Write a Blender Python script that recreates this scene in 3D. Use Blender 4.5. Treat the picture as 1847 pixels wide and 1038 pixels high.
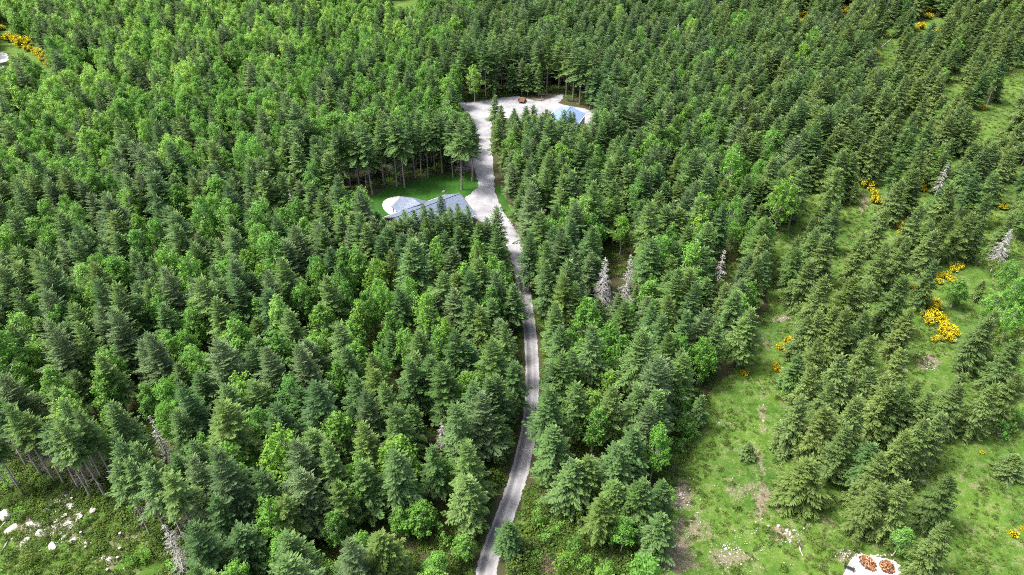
import bpy, math, random
import numpy as np
from mathutils import Vector
from mathutils.geometry import tessellate_polygon

R = math.radians
scene = bpy.context.scene
for o in list(bpy.data.objects):
    bpy.data.objects.remove(o)

# ------------------------------------------------------------------ camera
PITCH, CAM_H, FPX = 36.2, 100.0, 1231.0          # degrees below the horizon, metres, focal length in photo pixels
cam = bpy.data.cameras.new('camera')
cam.sensor_width = 36.0
cam.lens = 36.0 * FPX / 1847.0
cam.clip_end = 9000
cam_o = bpy.data.objects.new('camera', cam)
scene.collection.objects.link(cam_o)
cam_o.location = (0, 0, CAM_H)
cam_o.rotation_euler = (R(90 - PITCH), 0, 0)
scene.camera = cam_o

# ------------------------------------------------------------------ world, sun, exposure
SUN_AZ, SUN_EL = 272.0, 60.0                     # compass style: 0 = +Y (view direction), 90 = +X
world = bpy.data.worlds.new('World'); scene.world = world
world.use_nodes = True
wn = world.node_tree
bg = wn.nodes['Background']
sky = wn.nodes.new('ShaderNodeTexSky')
sky.sky_type = 'NISHITA'; sky.sun_disc = False
sky.sun_elevation = R(SUN_EL); sky.sun_rotation = R(SUN_AZ)
sky.air_density = 0.8; sky.dust_density = 7.0; sky.ozone_density = 0.4
wn.links.new(sky.outputs[0], bg.inputs[0])
bg.inputs[1].default_value = 0.135
sun = bpy.data.lights.new('sun', 'SUN'); sun.energy = 2.4; sun.angle = R(11.0); sun.color = (1.0, 0.95, 0.86)
sun_o = bpy.data.objects.new('sun', sun); scene.collection.objects.link(sun_o)
sd = Vector((math.sin(R(SUN_AZ)) * math.cos(R(SUN_EL)), math.cos(R(SUN_AZ)) * math.cos(R(SUN_EL)), math.sin(R(SUN_EL))))
sun_o.rotation_euler = (-sd).to_track_quat('-Z', 'Y').to_euler()
vs = scene.view_settings
vs.view_transform = 'Standard'; vs.look = 'None'; vs.gamma = 1.0; vs.use_curve_mapping = False
vs.exposure = 1.33
scene.cycles.use_denoising = False
scene.cycles.filter_width = 1.0
scene.cycles.max_bounces = 6; scene.cycles.diffuse_bounces = 3; scene.cycles.transmission_bounces = 3
scene.cycles.glossy_bounces = 2

# ------------------------------------------------------------------ pixel <-> place
CP, SP = math.cos(R(PITCH)), math.sin(R(PITCH))
def at(x, y, z=0.0):
    dx = (x - 923.5) / FPX; u = (519 - y) / FPX
    d = (dx, CP + u * SP, -SP + u * CP)
    t = (z - CAM_H) / d[2]
    return Vector((d[0] * t, d[1] * t, z))
def proj(X, Y, Z):
    Zr = Z - CAM_H
    dep = Y * CP - Zr * SP
    up = Y * SP + Zr * CP
    dep = np.maximum(dep, 1e-3)
    return 923.5 + FPX * X / dep, 519 - FPX * up / dep
def inside(px, py, poly):
    r = np.zeros(px.shape, bool)
    n = len(poly)
    for i in range(n):
        x1, y1 = poly[i]; x2, y2 = poly[(i + 1) % n]
        if y1 == y2: continue
        c = ((y1 > py) != (y2 > py))
        r ^= c & (px < (x2 - x1) * (py - y1) / (y2 - y1) + x1)
    return r

rng = np.random.default_rng(7)
random.seed(7)

# ------------------------------------------------------------------ helpers
COL = scene.collection
def link(o):
    COL.objects.link(o); return o
def tag(o, label=None, cat=None, group=None, kind=None):
    if label: o['label'] = label
    if cat: o['category'] = cat
    if group: o['group'] = group
    if kind: o['kind'] = kind
    return o
def empty(name, loc, rz=0.0):
    o = bpy.data.objects.new(name, None); link(o)
    o.location = loc; o.rotation_euler = (0, 0, rz); o.empty_display_size = 0.5
    return o
def mesh(name, V, F, mats, tint=None, mi=None, smooth=False):
    """V (n,3) array, F list of (k,m) index arrays (m = 3 or 4) or of python tuples."""
    me = bpy.data.meshes.new(name)
    V = np.asarray(V, np.float32)
    if isinstance(F, np.ndarray): F = [F]
    if len(F) and not isinstance(F[0], np.ndarray):
        me.from_pydata([tuple(map(float, v)) for v in V], [], [tuple(f) for f in F])
    else:
        F = [f for f in F if len(f)]
        me.vertices.add(len(V)); me.vertices.foreach_set('co', V.ravel())
        nl = sum(f.size for f in F); npoly = sum(len(f) for f in F)
        me.loops.add(nl); me.polygons.add(npoly)
        me.loops.foreach_set('vertex_index', np.concatenate([f.ravel() for f in F]).astype(np.int32))
        tot = np.concatenate([np.full(len(f), f.shape[1], np.int32) for f in F])
        st = np.concatenate([[0], np.cumsum(tot)[:-1]]).astype(np.int32)
        me.polygons.foreach_set('loop_start', st)
        me.update(calc_edges=True)
    if tint is not None:
        a = me.attributes.new('tint', 'FLOAT', 'POINT'); a.data.foreach_set('value', np.asarray(tint, np.float32))
    for m in (mats if isinstance(mats, (list, tuple)) else [mats]): me.materials.append(m)
    if mi is not None: me.polygons.foreach_set('material_index', np.asarray(mi, np.int32))
    if smooth: me.polygons.foreach_set('use_smooth', np.ones(len(me.polygons), bool))
    me.validate(); me.update()
    return me
def part(name, me, parent=None, loc=(0, 0, 0)):
    o = bpy.data.objects.new(name, me); link(o); o.location = loc
    if parent: o.parent = parent
    return o
class MB:
    """collects boxes and tubes into one mesh"""
    def __init__(s): s.v = []; s.f = []
    def box(s, c, d, rz=0.0, ax=None):
        b = len(s.v); cx, cy, cz = c; co, si = math.cos(rz), math.sin(rz)
        for x in (-.5, .5):
            for y in (-.5, .5):
                for z in (-.5, .5):
                    px, py = x * d[0], y * d[1]
                    s.v.append((cx + px * co - py * si, cy + px * si + py * co, cz + z * d[2]))
        s.f += [(b, b+1, b+3, b+2), (b+4, b+6, b+7, b+5), (b, b+4, b+5, b+1), (b+2, b+3, b+7, b+6), (b, b+2, b+6, b+4), (b+1, b+5, b+7, b+3)]
        return s
    def slab(s, pts, t):
        """polygon given by 3d points, thickened downwards by t"""
        b = len(s.v); n = len(pts)
        s.v += [tuple(p) for p in pts] + [(p[0], p[1], p[2] - t) for p in pts]
        s.f.append(tuple(range(b, b + n))); s.f.append(tuple(range(b + 2 * n - 1, b + n - 1, -1)))
        for i in range(n):
            j = (i + 1) % n; s.f.append((b + j, b + i, b + n + i, b + n + j))
        return s
    def tube(s, pts, rad, k=6, cap=True):
        b = len(s.v); n = len(pts); pts = [Vector(p) for p in pts]
        for i, p in enumerate(pts):
            t = (pts[min(i + 1, n - 1)] - pts[max(i - 1, 0)]).normalized()
            a = t.orthogonal().normalized(); c = t.cross(a)
            r = rad[i] if isinstance(rad, (list, tuple)) else rad
            for j in range(k):
                w = 2 * math.pi * j / k
                s.v.append(tuple(p + a * (r * math.cos(w)) + c * (r * math.sin(w))))
        for i in range(n - 1):
            for j in range(k):
                j2 = (j + 1) % k
                s.f.append((b + i*k + j, b + i*k + j2, b + (i+1)*k + j2, b + (i+1)*k + j))
        if cap:
            s.f.append(tuple(b + j for j in reversed(range(k)))); s.f.append(tuple(b + (n-1)*k + j for j in range(k)))
        return s
    def mesh(s, name, mat): return mesh(name, s.v, s.f, mat)
    def part(s, name, mat, parent=None): return part(name, s.mesh(name, mat), parent)

# ------------------------------------------------------------------ materials
def mat(name):
    m = bpy.data.materials.new(name); m.use_nodes = True
    nt = m.node_tree; nt.nodes.clear()
    out = nt.nodes.new('ShaderNodeOutputMaterial')
    return m, nt, out
def N(nt, typ, **kw):
    n = nt.nodes.new(typ)
    for k, v in kw.items():
        if k.startswith('i_'):
            n.inputs[k[2:].replace('_', ' ')].default_value = v
        else: setattr(n, k, v)
    return n
def ramp(nt, fac, stops):
    r = nt.nodes.new('ShaderNodeValToRGB')
    el = r.color_ramp.elements
    while len(el) > 1: el.remove(el[-1])
    el[0].position = stops[0][0]; el[0].color = (*stops[0][1], 1)
    for p, c in stops[1:]:
        e = el.new(p); e.color = (*c, 1)
    nt.links.new(fac, r.inputs[0]); return r.outputs[0]
def mix(nt, fac, a, b, blend='MIX'):
    m = nt.nodes.new('ShaderNodeMix'); m.data_type = 'RGBA'; m.blend_type = blend
    for s, v in ((m.inputs[0], fac), (m.inputs[6], a), (m.inputs[7], b)):
        if isinstance(v, bpy.types.NodeSocket): nt.links.new(v, s)
        elif isinstance(v, (int, float)): s.default_value = v
        else: s.default_value = (*v, 1)
    return m.outputs[2]
def math_n(nt, op, a, b=None, c=None):
    m = nt.nodes.new('ShaderNodeMath'); m.operation = op
    for s, v in zip(m.inputs, (a, b, c)):
        if v is None: continue
        if isinstance(v, bpy.types.NodeSocket): nt.links.new(v, s)
        else: s.default_value = v
    return m.outputs[0]
def noise(nt, scale, detail=4, rough=.6, vec=None):
    n = N(nt, 'ShaderNodeTexNoise'); n.inputs['Scale'].default_value = scale
    n.inputs['Detail'].default_value = detail; n.inputs['Roughness'].default_value = rough
    if vec is None:
        g = N(nt, 'ShaderNodeNewGeometry'); vec = g.outputs['Position']
    nt.links.new(vec, n.inputs['Vector'])
    return n.outputs[0]
def attr(nt, name):
    a = N(nt, 'ShaderNodeAttribute'); a.attribute_name = name
    return a.outputs['Fac']
def surface(nt, out, col, rough=.9, bump=None, spec=.2, bstr=.5, bdist=.05, metal=0):
    p = N(nt, 'ShaderNodeBsdfPrincipled')
    if isinstance(col, bpy.types.NodeSocket): nt.links.new(col, p.inputs['Base Color'])
    else: p.inputs['Base Color'].default_value = (*col, 1)
    p.inputs['Roughness'].default_value = rough; p.inputs['Specular IOR Level'].default_value = spec; p.inputs['Metallic'].default_value = metal
    if bump is not None:
        b = N(nt, 'ShaderNodeBump'); b.inputs['Strength'].default_value = bstr; b.inputs['Distance'].default_value = bdist
        nt.links.new(bump, b.inputs['Height']); nt.links.new(b.outputs[0], p.inputs['Normal'])
    nt.links.new(p.outputs[0], out.inputs[0]); return p
def foliage(name, cols, tip, tipamt=.6, transl=.22, rough=.6, spec=.12):
    """cols: ramp over trees (object random); tip: colour of the young growth at the spray ends"""
    m, nt, out = mat(name)
    oi = N(nt, 'ShaderNodeObjectInfo')
    base = ramp(nt, oi.outputs['Random'], [(i / max(1, len(cols) - 1), c) for i, c in enumerate(cols)])
    t = attr(nt, 'tint')
    fr = math_n(nt, 'FRACT', math_n(nt, 'MULTIPLY', oi.outputs['Random'], 37.7))
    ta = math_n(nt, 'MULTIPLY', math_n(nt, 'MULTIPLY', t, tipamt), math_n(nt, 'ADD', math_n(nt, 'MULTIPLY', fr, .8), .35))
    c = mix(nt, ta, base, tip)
    c = mix(nt, 1.0, c, ramp(nt, noise(nt, .9, 2), [(.3, (.72, .72, .72)), (.7, (1.25, 1.25, 1.25))]), 'MULTIPLY')
    p = N(nt, 'ShaderNodeBsdfPrincipled'); nt.links.new(c, p.inputs['Base Color'])
    p.inputs['Roughness'].default_value = rough; p.inputs['Specular IOR Level'].default_value = spec
    tr = N(nt, 'ShaderNodeBsdfTranslucent'); nt.links.new(mix(nt, .5, c, tip), tr.inputs['Color'])
    ms = N(nt, 'ShaderNodeMixShader'); ms.inputs[0].default_value = transl
    nt.links.new(p.outputs[0], ms.inputs[1]); nt.links.new(tr.outputs[0], ms.inputs[2]); nt.links.new(ms.outputs[0], out.inputs[0])
    return m
def plain(name, col, rough=.8, var=.15, scale=3.0, spec=.3, metal=0, bump=0.0):
    m, nt, out = mat(name)
    n = noise(nt, scale, 5)
    c = ramp(nt, n, [(.25, tuple(x * (1 - var) for x in col)), (.75, tuple(min(1, x * (1 + var)) for x in col))])
    surface(nt, out, c, rough, n if bump else None, spec, 1.0, bump, metal); return m

M = {}
M['fir'] = foliage('fir_needles', [(.028, .078, .032), (.040, .102, .030), (.028, .084, .038), (.056, .118, .026), (.032, .092, .032), (.074, .126, .024), (.038, .094, .038)], (.29, .46, .135), .62)
M['spruce'] = foliage('spruce_needles', [(.040, .088, .036), (.054, .104, .042), (.036, .084, .034), (.066, .114, .044)], (.32, .45, .19), .6)
M['cedar'] = foliage('olive_needles', [(.048, .096, .026), (.040, .086, .030), (.064, .112, .024), (.044, .100, .036), (.078, .118, .028), (.042, .098, .028)], (.33, .46, .14), .62)
M['alder'] = foliage('alder_leaves', [(.088, .245, .046), (.115, .280, .044), (.076, .220, .048), (.160, .310, .040), (.086, .240, .070)], (.34, .62, .13), .75, .45, .5)
M['sun_tinted_broadleaf'] = foliage('sun_tinted_leaves', [(.16, .34, .065), (.21, .40, .065), (.14, .32, .080), (.25, .41, .060)], (.48, .72, .18), .75, .45, .5)  # alder-like leaves, paled so their colour carries a cloud-gap sun patch
M['maple'] = foliage('maple_leaves', [(.068, .195, .036), (.090, .225, .036), (.058, .165, .040), (.120, .245, .034)], (.31, .55, .11), .65, .4, .5)
M['brushleaf'] = foliage('undergrowth_leaves', [(.055, .120, .025), (.085, .160, .028), (.045, .095, .025), (.11, .175, .035), (.07, .11, .035)], (.19, .28, .05), .5, .35)
M['grass'] = foliage('grass_blades', [(.085, .165, .028), (.13, .20, .045), (.070, .150, .026), (.17, .20, .07)], (.20, .27, .075), .5, .3)
M['broomleaf'] = foliage('broom_stems', [(.06, .11, .02), (.07, .12, .025)], (.12, .18, .03), .4)
M['blossom'] = foliage('broom_blossom', [(.74, .60, .018), (.80, .66, .024), (.70, .54, .018)], (.92, .82, .05), .6, .25, .6)
def bark(name, a, b):
    m, nt, out = mat(name)
    g = N(nt, 'ShaderNodeTexCoord'); mp = N(nt, 'ShaderNodeMapping'); mp.inputs['Scale'].default_value = (6, 6, .9)
    nt.links.new(g.outputs['Object'], mp.inputs[0])
    n = noise(nt, 1.6, 6, .7, mp.outputs[0])
    surface(nt, out, ramp(nt, n, [(.3, a), (.7, b)]), .9, n, .15, .8, .06); return m
M['bark'] = bark('conifer_bark', (.15, .12, .105), (.36, .325, .30))
M['alderbark'] = bark('alder_bark', (.26, .25, .23), (.50, .48, .44))
M['palebark'] = bark('pale_fir_bark', (.24, .215, .20), (.52, .49, .46))
M['deadwood'] = bark('weathered_dead_wood', (.30, .295, .29), (.60, .59, .585))
M['stumpwood'] = bark('stump_wood', (.20, .16, .13), (.38, .32, .27))

def ground_mat():
    m, nt, out = mat('forest_ground')
    me_, ba = attr(nt, 'meadow'), attr(nt, 'bare')
    big, mid, fine = noise(nt, .07, 4), noise(nt, .45, 5, .7), noise(nt, 3.0, 5, .75)
    floor = mix(nt, ramp(nt, mid, [(.35, (0, 0, 0)), (.65, (1, 1, 1))]), (.060, .047, .034), (.050, .072, .022))
    g1 = ramp(nt, math_n(nt, 'ADD', math_n(nt, 'MULTIPLY', mid, .6), math_n(nt, 'MULTIPLY', fine, .4)), [(.32, (.032, .078, .014)), (.48, (.062, .130, .022)), (.66, (.110, .180, .036))])
    g2 = ramp(nt, big, [(.35, (.70, .80, .75)), (.65, (1.25, 1.15, 1.0))])
    grass = mix(nt, 1.0, g1, g2, 'MULTIPLY')
    straw = ramp(nt, fine, [(.3, (.10, .080, .058)), (.55, (.19, .16, .125)), (.75, (.38, .34, .29))])
    grass = mix(nt, ramp(nt, math_n(nt, 'ADD', math_n(nt, 'MULTIPLY', mid, .55), math_n(nt, 'MULTIPLY', fine, .45)), [(.515, (0, 0, 0)), (.64, (.72, .72, .72))]), grass, straw)
    f = ramp(nt, math_n(nt, 'ADD', me_, math_n(nt, 'MULTIPLY', math_n(nt, 'SUBTRACT', mid, .5), .8)), [(.35, (0, 0, 0)), (.6, (1, 1, 1))])
    c = mix(nt, f, floor, grass)
    fb = ramp(nt, math_n(nt, 'ADD', ba, math_n(nt, 'MULTIPLY', math_n(nt, 'SUBTRACT', math_n(nt, 'ADD', math_n(nt, 'MULTIPLY', mid, .5), math_n(nt, 'MULTIPLY', fine, .5)), .5), 2.2)), [(.45, (0, 0, 0)), (.7, (.9, .9, .9))])
    c = mix(nt, fb, c, straw)
    surface(nt, out, c, .95, fine, .1, 1.0, .12); return m
M['ground'] = ground_mat()
def gravel_mat(name, lo, hi, tracks=None):
    m, nt, out = mat(name)
    big, fine = noise(nt, .22, 5, .6), noise(nt, 7.0, 4, .8)
    c = ramp(nt, math_n(nt, 'ADD', math_n(nt, 'MULTIPLY', big, .6), math_n(nt, 'MULTIPLY', fine, .4)), [(.34, lo), (.62, hi)])
    if tracks:
        u = attr(nt, 'tint')
        st = N(nt, 'ShaderNodeCombineXYZ'); nt.links.new(math_n(nt, 'MULTIPLY', u, 5.0), st.inputs[0]); nt.links.new(math_n(nt, 'MULTIPLY', attr(nt, 'along'), .06), st.inputs[1])
        sn = noise(nt, 1.0, 5, .65, st.outputs[0])
        w = ramp(nt, math_n(nt, 'ADD', u, math_n(nt, 'MULTIPLY', math_n(nt, 'SUBTRACT', sn, .5), .22)), [(0, (1, 1, 1)), (.10, (1.0, 1.0, 1.0)), (.2, (.42, .42, .42)), (.34, (.46, .46, .46)), (.5, (.92, .92, .92)), (.63, (.74, .74, .74)), (.76, (.78, .78, .78)), (.9, (1.1, 1.1, 1.1)), (1, (.95, .95, .95))])
        c = mix(nt, .9, c, w, 'MULTIPLY')
    surface(nt, out, c, .9, fine, .15, .7, .03); return m
M['road'] = gravel_mat('worn_asphalt', (.18, .185, .205), (.33, .335, .36), True)
M['gravel'] = gravel_mat('pale_gravel', (.13, .137, .157), (.35, .36, .385))
M['whitegravel'] = gravel_mat('white_gravel', (.36, .37, .39), (.60, .61, .62))
def lawn_mat():
    m, nt, out = mat('mown_lawn')
    a, b = noise(nt, .25, 4), noise(nt, 6, 4, .7)
    w = N(nt, 'ShaderNodeTexWave'); w.inputs['Scale'].default_value = .16; w.inputs['Distortion'].default_value = 3
    g = N(nt, 'ShaderNodeNewGeometry'); nt.links.new(g.outputs['Position'], w.inputs[0])
    f = math_n(nt, 'ADD', math_n(nt, 'MULTIPLY', a, .5), math_n(nt, 'ADD', math_n(nt, 'MULTIPLY', b, .3), math_n(nt, 'MULTIPLY', w.outputs[1], .05)))
    surface(nt, out, ramp(nt, f, [(.3, (.018, .072, .010)), (.65, (.045, .125, .018))]), .95, b, .1, .8, .04); return m
M['lawn'] = lawn_mat()
M['patio'] = plain('pale_concrete', (.62, .615, .60), .85, .05, .8)
def shingle_mat(name, col, rough=.7, spec=.45):
    m, nt, out = mat(name)
    tc = N(nt, 'ShaderNodeTexCoord')
    br = N(nt, 'ShaderNodeTexBrick'); br.inputs['Scale'].default_value = 2.2
    br.inputs['Color1'].default_value = (*[x * .8 for x in col], 1); br.inputs['Color2'].default_value = (*[x * 1.25 for x in col], 1); br.inputs['Mortar'].default_value = (*[x * .6 for x in col], 1)
    br.inputs['Mortar Size'].default_value = .03
    nt.links.new(tc.outputs['Object'], br.inputs[0])
    n = noise(nt, 1.5, 5)
    c = mix(nt, .85, br.outputs[0], ramp(nt, n, [(.3, tuple(x * .75 for x in col)), (.7, tuple(x * 1.3 for x in col))]))
    surface(nt, out, c, rough, br.outputs[1], spec, .4, .02); return m
M['shingle'] = shingle_mat('slate_blue_shingles', (.115, .15, .22), .5, .6)
def metal_roof():
    m, nt, out = mat('blue_grey_metal_roof')
    tc = N(nt, 'ShaderNodeTexCoord'); w = N(nt, 'ShaderNodeTexWave'); w.bands_direction = 'Y'; w.inputs['Scale'].default_value = 3.0
    nt.links.new(tc.outputs['Object'], w.inputs[0])
    surface(nt, out, (.15, .23, .40), .5, w.outputs[1], .6, .35, .02); return m
M['metalroof'] = metal_roof()
M['siding'] = plain('grey_siding', (.42, .44, .45), .8, .08, 2)
M['trim'] = plain('white_trim', (.78, .78, .77), .6, .04, 2)
M['fascia'] = plain('dark_fascia', (.10, .09, .085), .7, .1, 2)
M['rust'] = plain('rusty_brown_deck', (.15, .068, .040), .85, .3, 2.2)
M['black'] = plain('black_metal', (.020, .020, .022), .45, .2, 4, .5)
M['rubber'] = plain('rubber', (.018, .018, .018), .8, .2, 6)
M['rock'] = plain('pale_rock', (.37, .36, .345), .9, .32, 2.2, .2, 0, .08)
m, nt, out = mat('split_firewood'); surface(nt, out, ramp(nt, attr(nt, 'tint'), [(0, (.05, .04, .035)), (.35, (.18, .075, .035)), (.65, (.33, .14, .06)), (.88, (.50, .30, .16)), (1, (.30, .27, .24))]), .85); M['splitwood'] = m
M['slash'] = plain('brush_pile_twigs', (.22, .155, .125), .9, .35, 2)
m, nt, out = mat('window_glass'); surface(nt, out, (.03, .04, .05), .08, None, .8); M['glass'] = m

# ------------------------------------------------------------------ layout in photo pixels (points on the ground)
ROAD = [(868, 1110, 3.7), (876, 1038, 3.75), (890, 985, 3.75), (909, 936, 3.75), (923, 897, 3.75), (936, 856, 3.75), (945, 819, 3.7), (953, 782, 3.6), (958, 739, 3.5), (960, 688, 3.4), (959, 643, 3.4), (956, 600, 3.4), (951, 560, 3.4), (946, 525, 3.6), (944, 500, 4.2)]
YARD = [(936, 520), (930, 497), (922, 475), (916, 458), (908, 441), (898, 424), (884, 408), (866, 398), (852, 392), (846, 374), (837, 358), (848, 351), (861, 340), (863, 330), (859, 316), (853, 303), (835, 300), (818, 297), (826, 290), (858, 284), (862, 270), (864, 253), (860, 236), (853, 219), (846, 204), (832, 195), (812, 190), (822, 186), (858, 184), (903, 177), (934, 174), (951, 179), (978, 183), (1003, 174), (1013, 170), (1017, 176), (1008, 186), (1020, 190), (1062, 198), (1086, 205), (1100, 214), (1094, 232), (1070, 240), (1040, 242), (1000, 236), (960, 226), (930, 216), (905, 214), (888, 222), (886, 240), (888, 253), (886, 270), (889, 287), (890, 303), (892, 330), (894, 350), (904, 374), (920, 397), (927, 410), (936, 424), (944, 441), (956, 458), (964, 478), (963, 494), (956, 505), (953, 520)]
LAWN = [(628, 372), (650, 360), (672, 350), (700, 338), (740, 326), (790, 316), (820, 312), (846, 314), (858, 320), (866, 332), (860, 345), (846, 356), (850, 385), (846, 400), (780, 430), (720, 425), (660, 405)]
VERGES = [[(952, 530), (962, 545), (972, 580), (978, 620), (978, 690), (966, 745), (1000, 740), (1004, 640), (992, 580), (968, 522)],
          [(893, 340), (906, 374), (922, 398), (930, 398), (912, 360), (902, 335)],
          [(934, 940), (952, 880), (966, 840), (985, 850), (965, 900), (955, 950), (925, 985), (914, 985)]]
MEADOW = [[(1150, 1130), (1165, 1038), (1178, 960), (1198, 880), (1205, 830), (1225, 790), (1275, 715), (1330, 655), (1362, 600), (1385, 555), (1385, 480), (1395, 425), (1440, 370), (1458, 330), (1545, 325), (1575, 250), (1590, 150), (1562, 60), (1620, 40), (1900, 10), (2500, 10), (2500, 1130)],
          [(-120, 1130), (-120, 860), (20, 868), (100, 872), (200, 905), (262, 942), (330, 1000), (372, 1060), (380, 1130)],
          [(-60, 25), (40, 45), (90, 105), (100, 160), (75, 215), (40, 215), (-60, 260)],
          [(680, -5), (770, -5), (760, 20), (690, 18)], [(1075, -8), (1130, -8), (1125, 10), (1080, 8)], [(1340, 0), (1480, 0), (1470, 60), (1400, 60), (1360, 30)],
          [(930, 1130), (940, 1000), (985, 920), (1040, 930), (1060, 1000), (1050, 1130)]]
# ground that stays open to view, as the photograph shows it
KEEP = [[(850, 1045), (887, 948), (905, 897), (919, 856), (929, 819), (937, 784), (949, 764), (959, 720), (952, 685), (945, 652), (942, 620), (942, 590), (949, 560), (947, 540), (954, 539), (962, 562), (969, 589), (972, 620), (972, 690), (961, 739), (950, 768), (953, 803), (961, 836), (952, 863), (941, 897), (929, 936), (906, 950), (893, 985), (897, 1045)],
        [(930, 490), (922, 475), (919, 458), (916, 441), (910, 424), (905, 410), (896, 402), (880, 392), (866, 393), (846, 372), (838, 357), (861, 340), (860, 320), (863, 300), (867, 270), (866, 253), (861, 236), (854, 219), (849, 204), (832, 194), (818, 188), (876, 182), (903, 178), (934, 176), (978, 184), (1010, 174), (1006, 187), (1018, 190), (1060, 200), (1076, 204), (1066, 209), (1050, 222), (1042, 212), (1034, 196), (1020, 203), (1006, 212), (1000, 200), (985, 197), (960, 194), (945, 199), (928, 198), (912, 203), (903, 190), (893, 178), (880, 190), (876, 202), (878, 219), (882, 236), (886, 253), (882, 270), (887, 287), (887, 303), (890, 320), (891, 350), (902, 374), (918, 397), (924, 407), (931, 424), (931, 441), (947, 458), (956, 475), (960, 490), (948, 508), (944, 519), (938, 509)],
        [(690, 397), (692, 372), (678, 352), (735, 330), (760, 321), (850, 322), (862, 337), (844, 360), (850, 384), (838, 386), (828, 376), (812, 384), (775, 388), (752, 393), (720, 402)],
        [(1450, 352), (1472, 354), (1472, 373), (1456, 388), (1442, 403), (1416, 424), (1411, 450), (1396, 476), (1387, 480), (1398, 447), (1398, 432), (1422, 413), (1439, 395), (1446, 375)],
        [(1552, 368), (1569, 371), (1573, 385), (1562, 399), (1556, 437), (1542, 451), (1533, 470), (1516, 495), (1501, 508), (1503, 482), (1517, 450), (1530, 420), (1537, 392)],
        [(1375, 560), (1391, 552), (1425, 559), (1444, 560), (1438, 590), (1436, 607), (1434, 628), (1408, 639), (1396, 656), (1391, 673), (1390, 695), (1387, 733), (1404, 757), (1408, 792), (1430, 816), (1420, 846), (1390, 876), (1383, 930), (1408, 952), (1450, 950), (1476, 930), (1455, 980), (1500, 1000), (1520, 1005), (1525, 1045), (1172, 1045), (1197, 997), (1214, 969), (1216, 934), (1231, 915), (1214, 877), (1195, 862), (1213, 828), (1225, 810), (1268, 792), (1286, 757), (1280, 712), (1287, 688), (1313, 675), (1337, 668), (1353, 658), (1355, 625), (1367, 607), (1372, 587)],
        [(1634, 536), (1649, 525), (1662, 540), (1664, 570), (1673, 587), (1690, 599), (1682, 616), (1714, 620), (1702, 639), (1692, 664), (1650, 664), (1643, 646), (1648, 625), (1657, 590), (1642, 552)],
        [(1660, 530), (1690, 525), (1694, 556), (1700, 575), (1724, 592), (1724, 615), (1685, 615), (1662, 585)],
        [(1713, 776), (1744, 770), (1756, 786), (1754, 804), (1815, 830), (1800, 865), (1815, 889), (1850, 905), (1850, 1045), (1748, 1045), (1752, 971), (1738, 901), (1722, 861), (1698, 816), (1709, 797)],
        [(1579, 66), (1614, 62), (1606, 85), (1616, 103), (1604, 113), (1580, 122)],
        [(1812, 142), (1850, 118), (1850, 175), (1824, 205), (1820, 238), (1790, 247), (1788, 232), (1800, 212), (1808, 178)], [(1700, 157), (1725, 149), (1730, 160), (1712, 178)],
        [(1806, 364), (1834, 364), (1824, 382), (1812, 381), (1782, 405), (1780, 398)], [(1824, 432), (1847, 420), (1847, 450), (1824, 449)],
        [(1532, 1040), (1545, 997), (1612, 1010), (1635, 1040)],
        [(0, 1045), (0, 905), (60, 905), (130, 890), (200, 922), (262, 955), (330, 1000), (345, 1045)], [(283, 948), (300, 948), (318, 1010), (290, 1010)], [(703, -8), (752, -8), (746, 9), (708, 9)], [(1371, 5), (1384, 5), (1384, 13), (1371, 13)], [(1396, 10), (1412, 10), (1412, 18), (1396, 18)], [(1441, 25), (1454, 25), (1450, 46), (1440, 46)], [(1650, 44), (1668, 44), (1666, 58), (1648, 58)], [(1668, 18), (1682, 18), (1680, 36), (1668, 36)], [(1516, 6), (1530, 6), (1528, 28), (1516, 28)], [(1764, 192), (1778, 192), (1778, 200), (1764, 200)], [(5, 66), (50, 72), (98, 124), (84, 130), (50, 96), (8, 82)], [(30, 800), (215, 850), (330, 950), (340, 990), (200, 905), (20, 880)],
        [(0, 35), (26, 60), (28, 82), (18, 112), (-5, 125)], [(1545, 322), (1572, 322), (1586, 345), (1578, 372), (1560, 350)], [(1615, 405), (1634, 405), (1628, 425), (1618, 425)],
        [(1082, 470), (1106, 470), (1112, 535), (1076, 535)], [(1130, 466), (1144, 466), (1140, 535), (1118, 535)], [(1302, 455), (1313, 455), (1312, 500), (1296, 500)], [(1815, 425), (1830, 425), (1790, 505), (1765, 505)], [(790, 770), (803, 770), (806, 825), (788, 825)], [(264, 752), (273, 752), (280, 785), (266, 785)],
        [(1660, 505), (1722, 480), (1740, 486), (1736, 498), (1700, 515), (1668, 517)]]
GAP = [(-60, 478), (180, 442), (350, 424), (560, 402), (640, 370), (650, 384), (560, 420), (350, 444), (180, 462), (-60, 500)]

# ------------------------------------------------------------------ ground
def axis(segs):
    out = []
    for a, b, st in segs:
        out += list(np.arange(a, b, st))
    return np.array(out + [segs[-1][1]])
xs = axis([(-3000, -400, 200), (-400, -150, 5), (-150, 150, 1.2), (150, 400, 5), (400, 3000, 200)])
ys = axis([(-1500, 0, 150), (0, 40, 4), (40, 200, 1.2), (200, 300, 2), (300, 560, 5), (560, 4000, 215)])
GX, GY = np.meshgrid(xs, ys)
def wob(x, y, f, a, s):
    return a * (np.sin(x * f + s) * np.cos(y * f * 1.13 + 2 * s) + .5 * np.sin(x * f * 2.3 - y * f * 1.9 + s * 3))
JX = GX + wob(GX, GY, .35, .9, 1) + wob(GX, GY, 1.1, .4, 2); JY = GY + wob(GX, GY, .31, .9, 4) + wob(GX, GY, 1.2, .4, 5)
gpx, gpy = proj(JX, JY, np.zeros_like(GX)); front = GY > 5
meadow = np.zeros(GX.shape)
for p in MEADOW + VERGES: meadow[inside(gpx, gpy, p) & front] = 1
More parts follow.
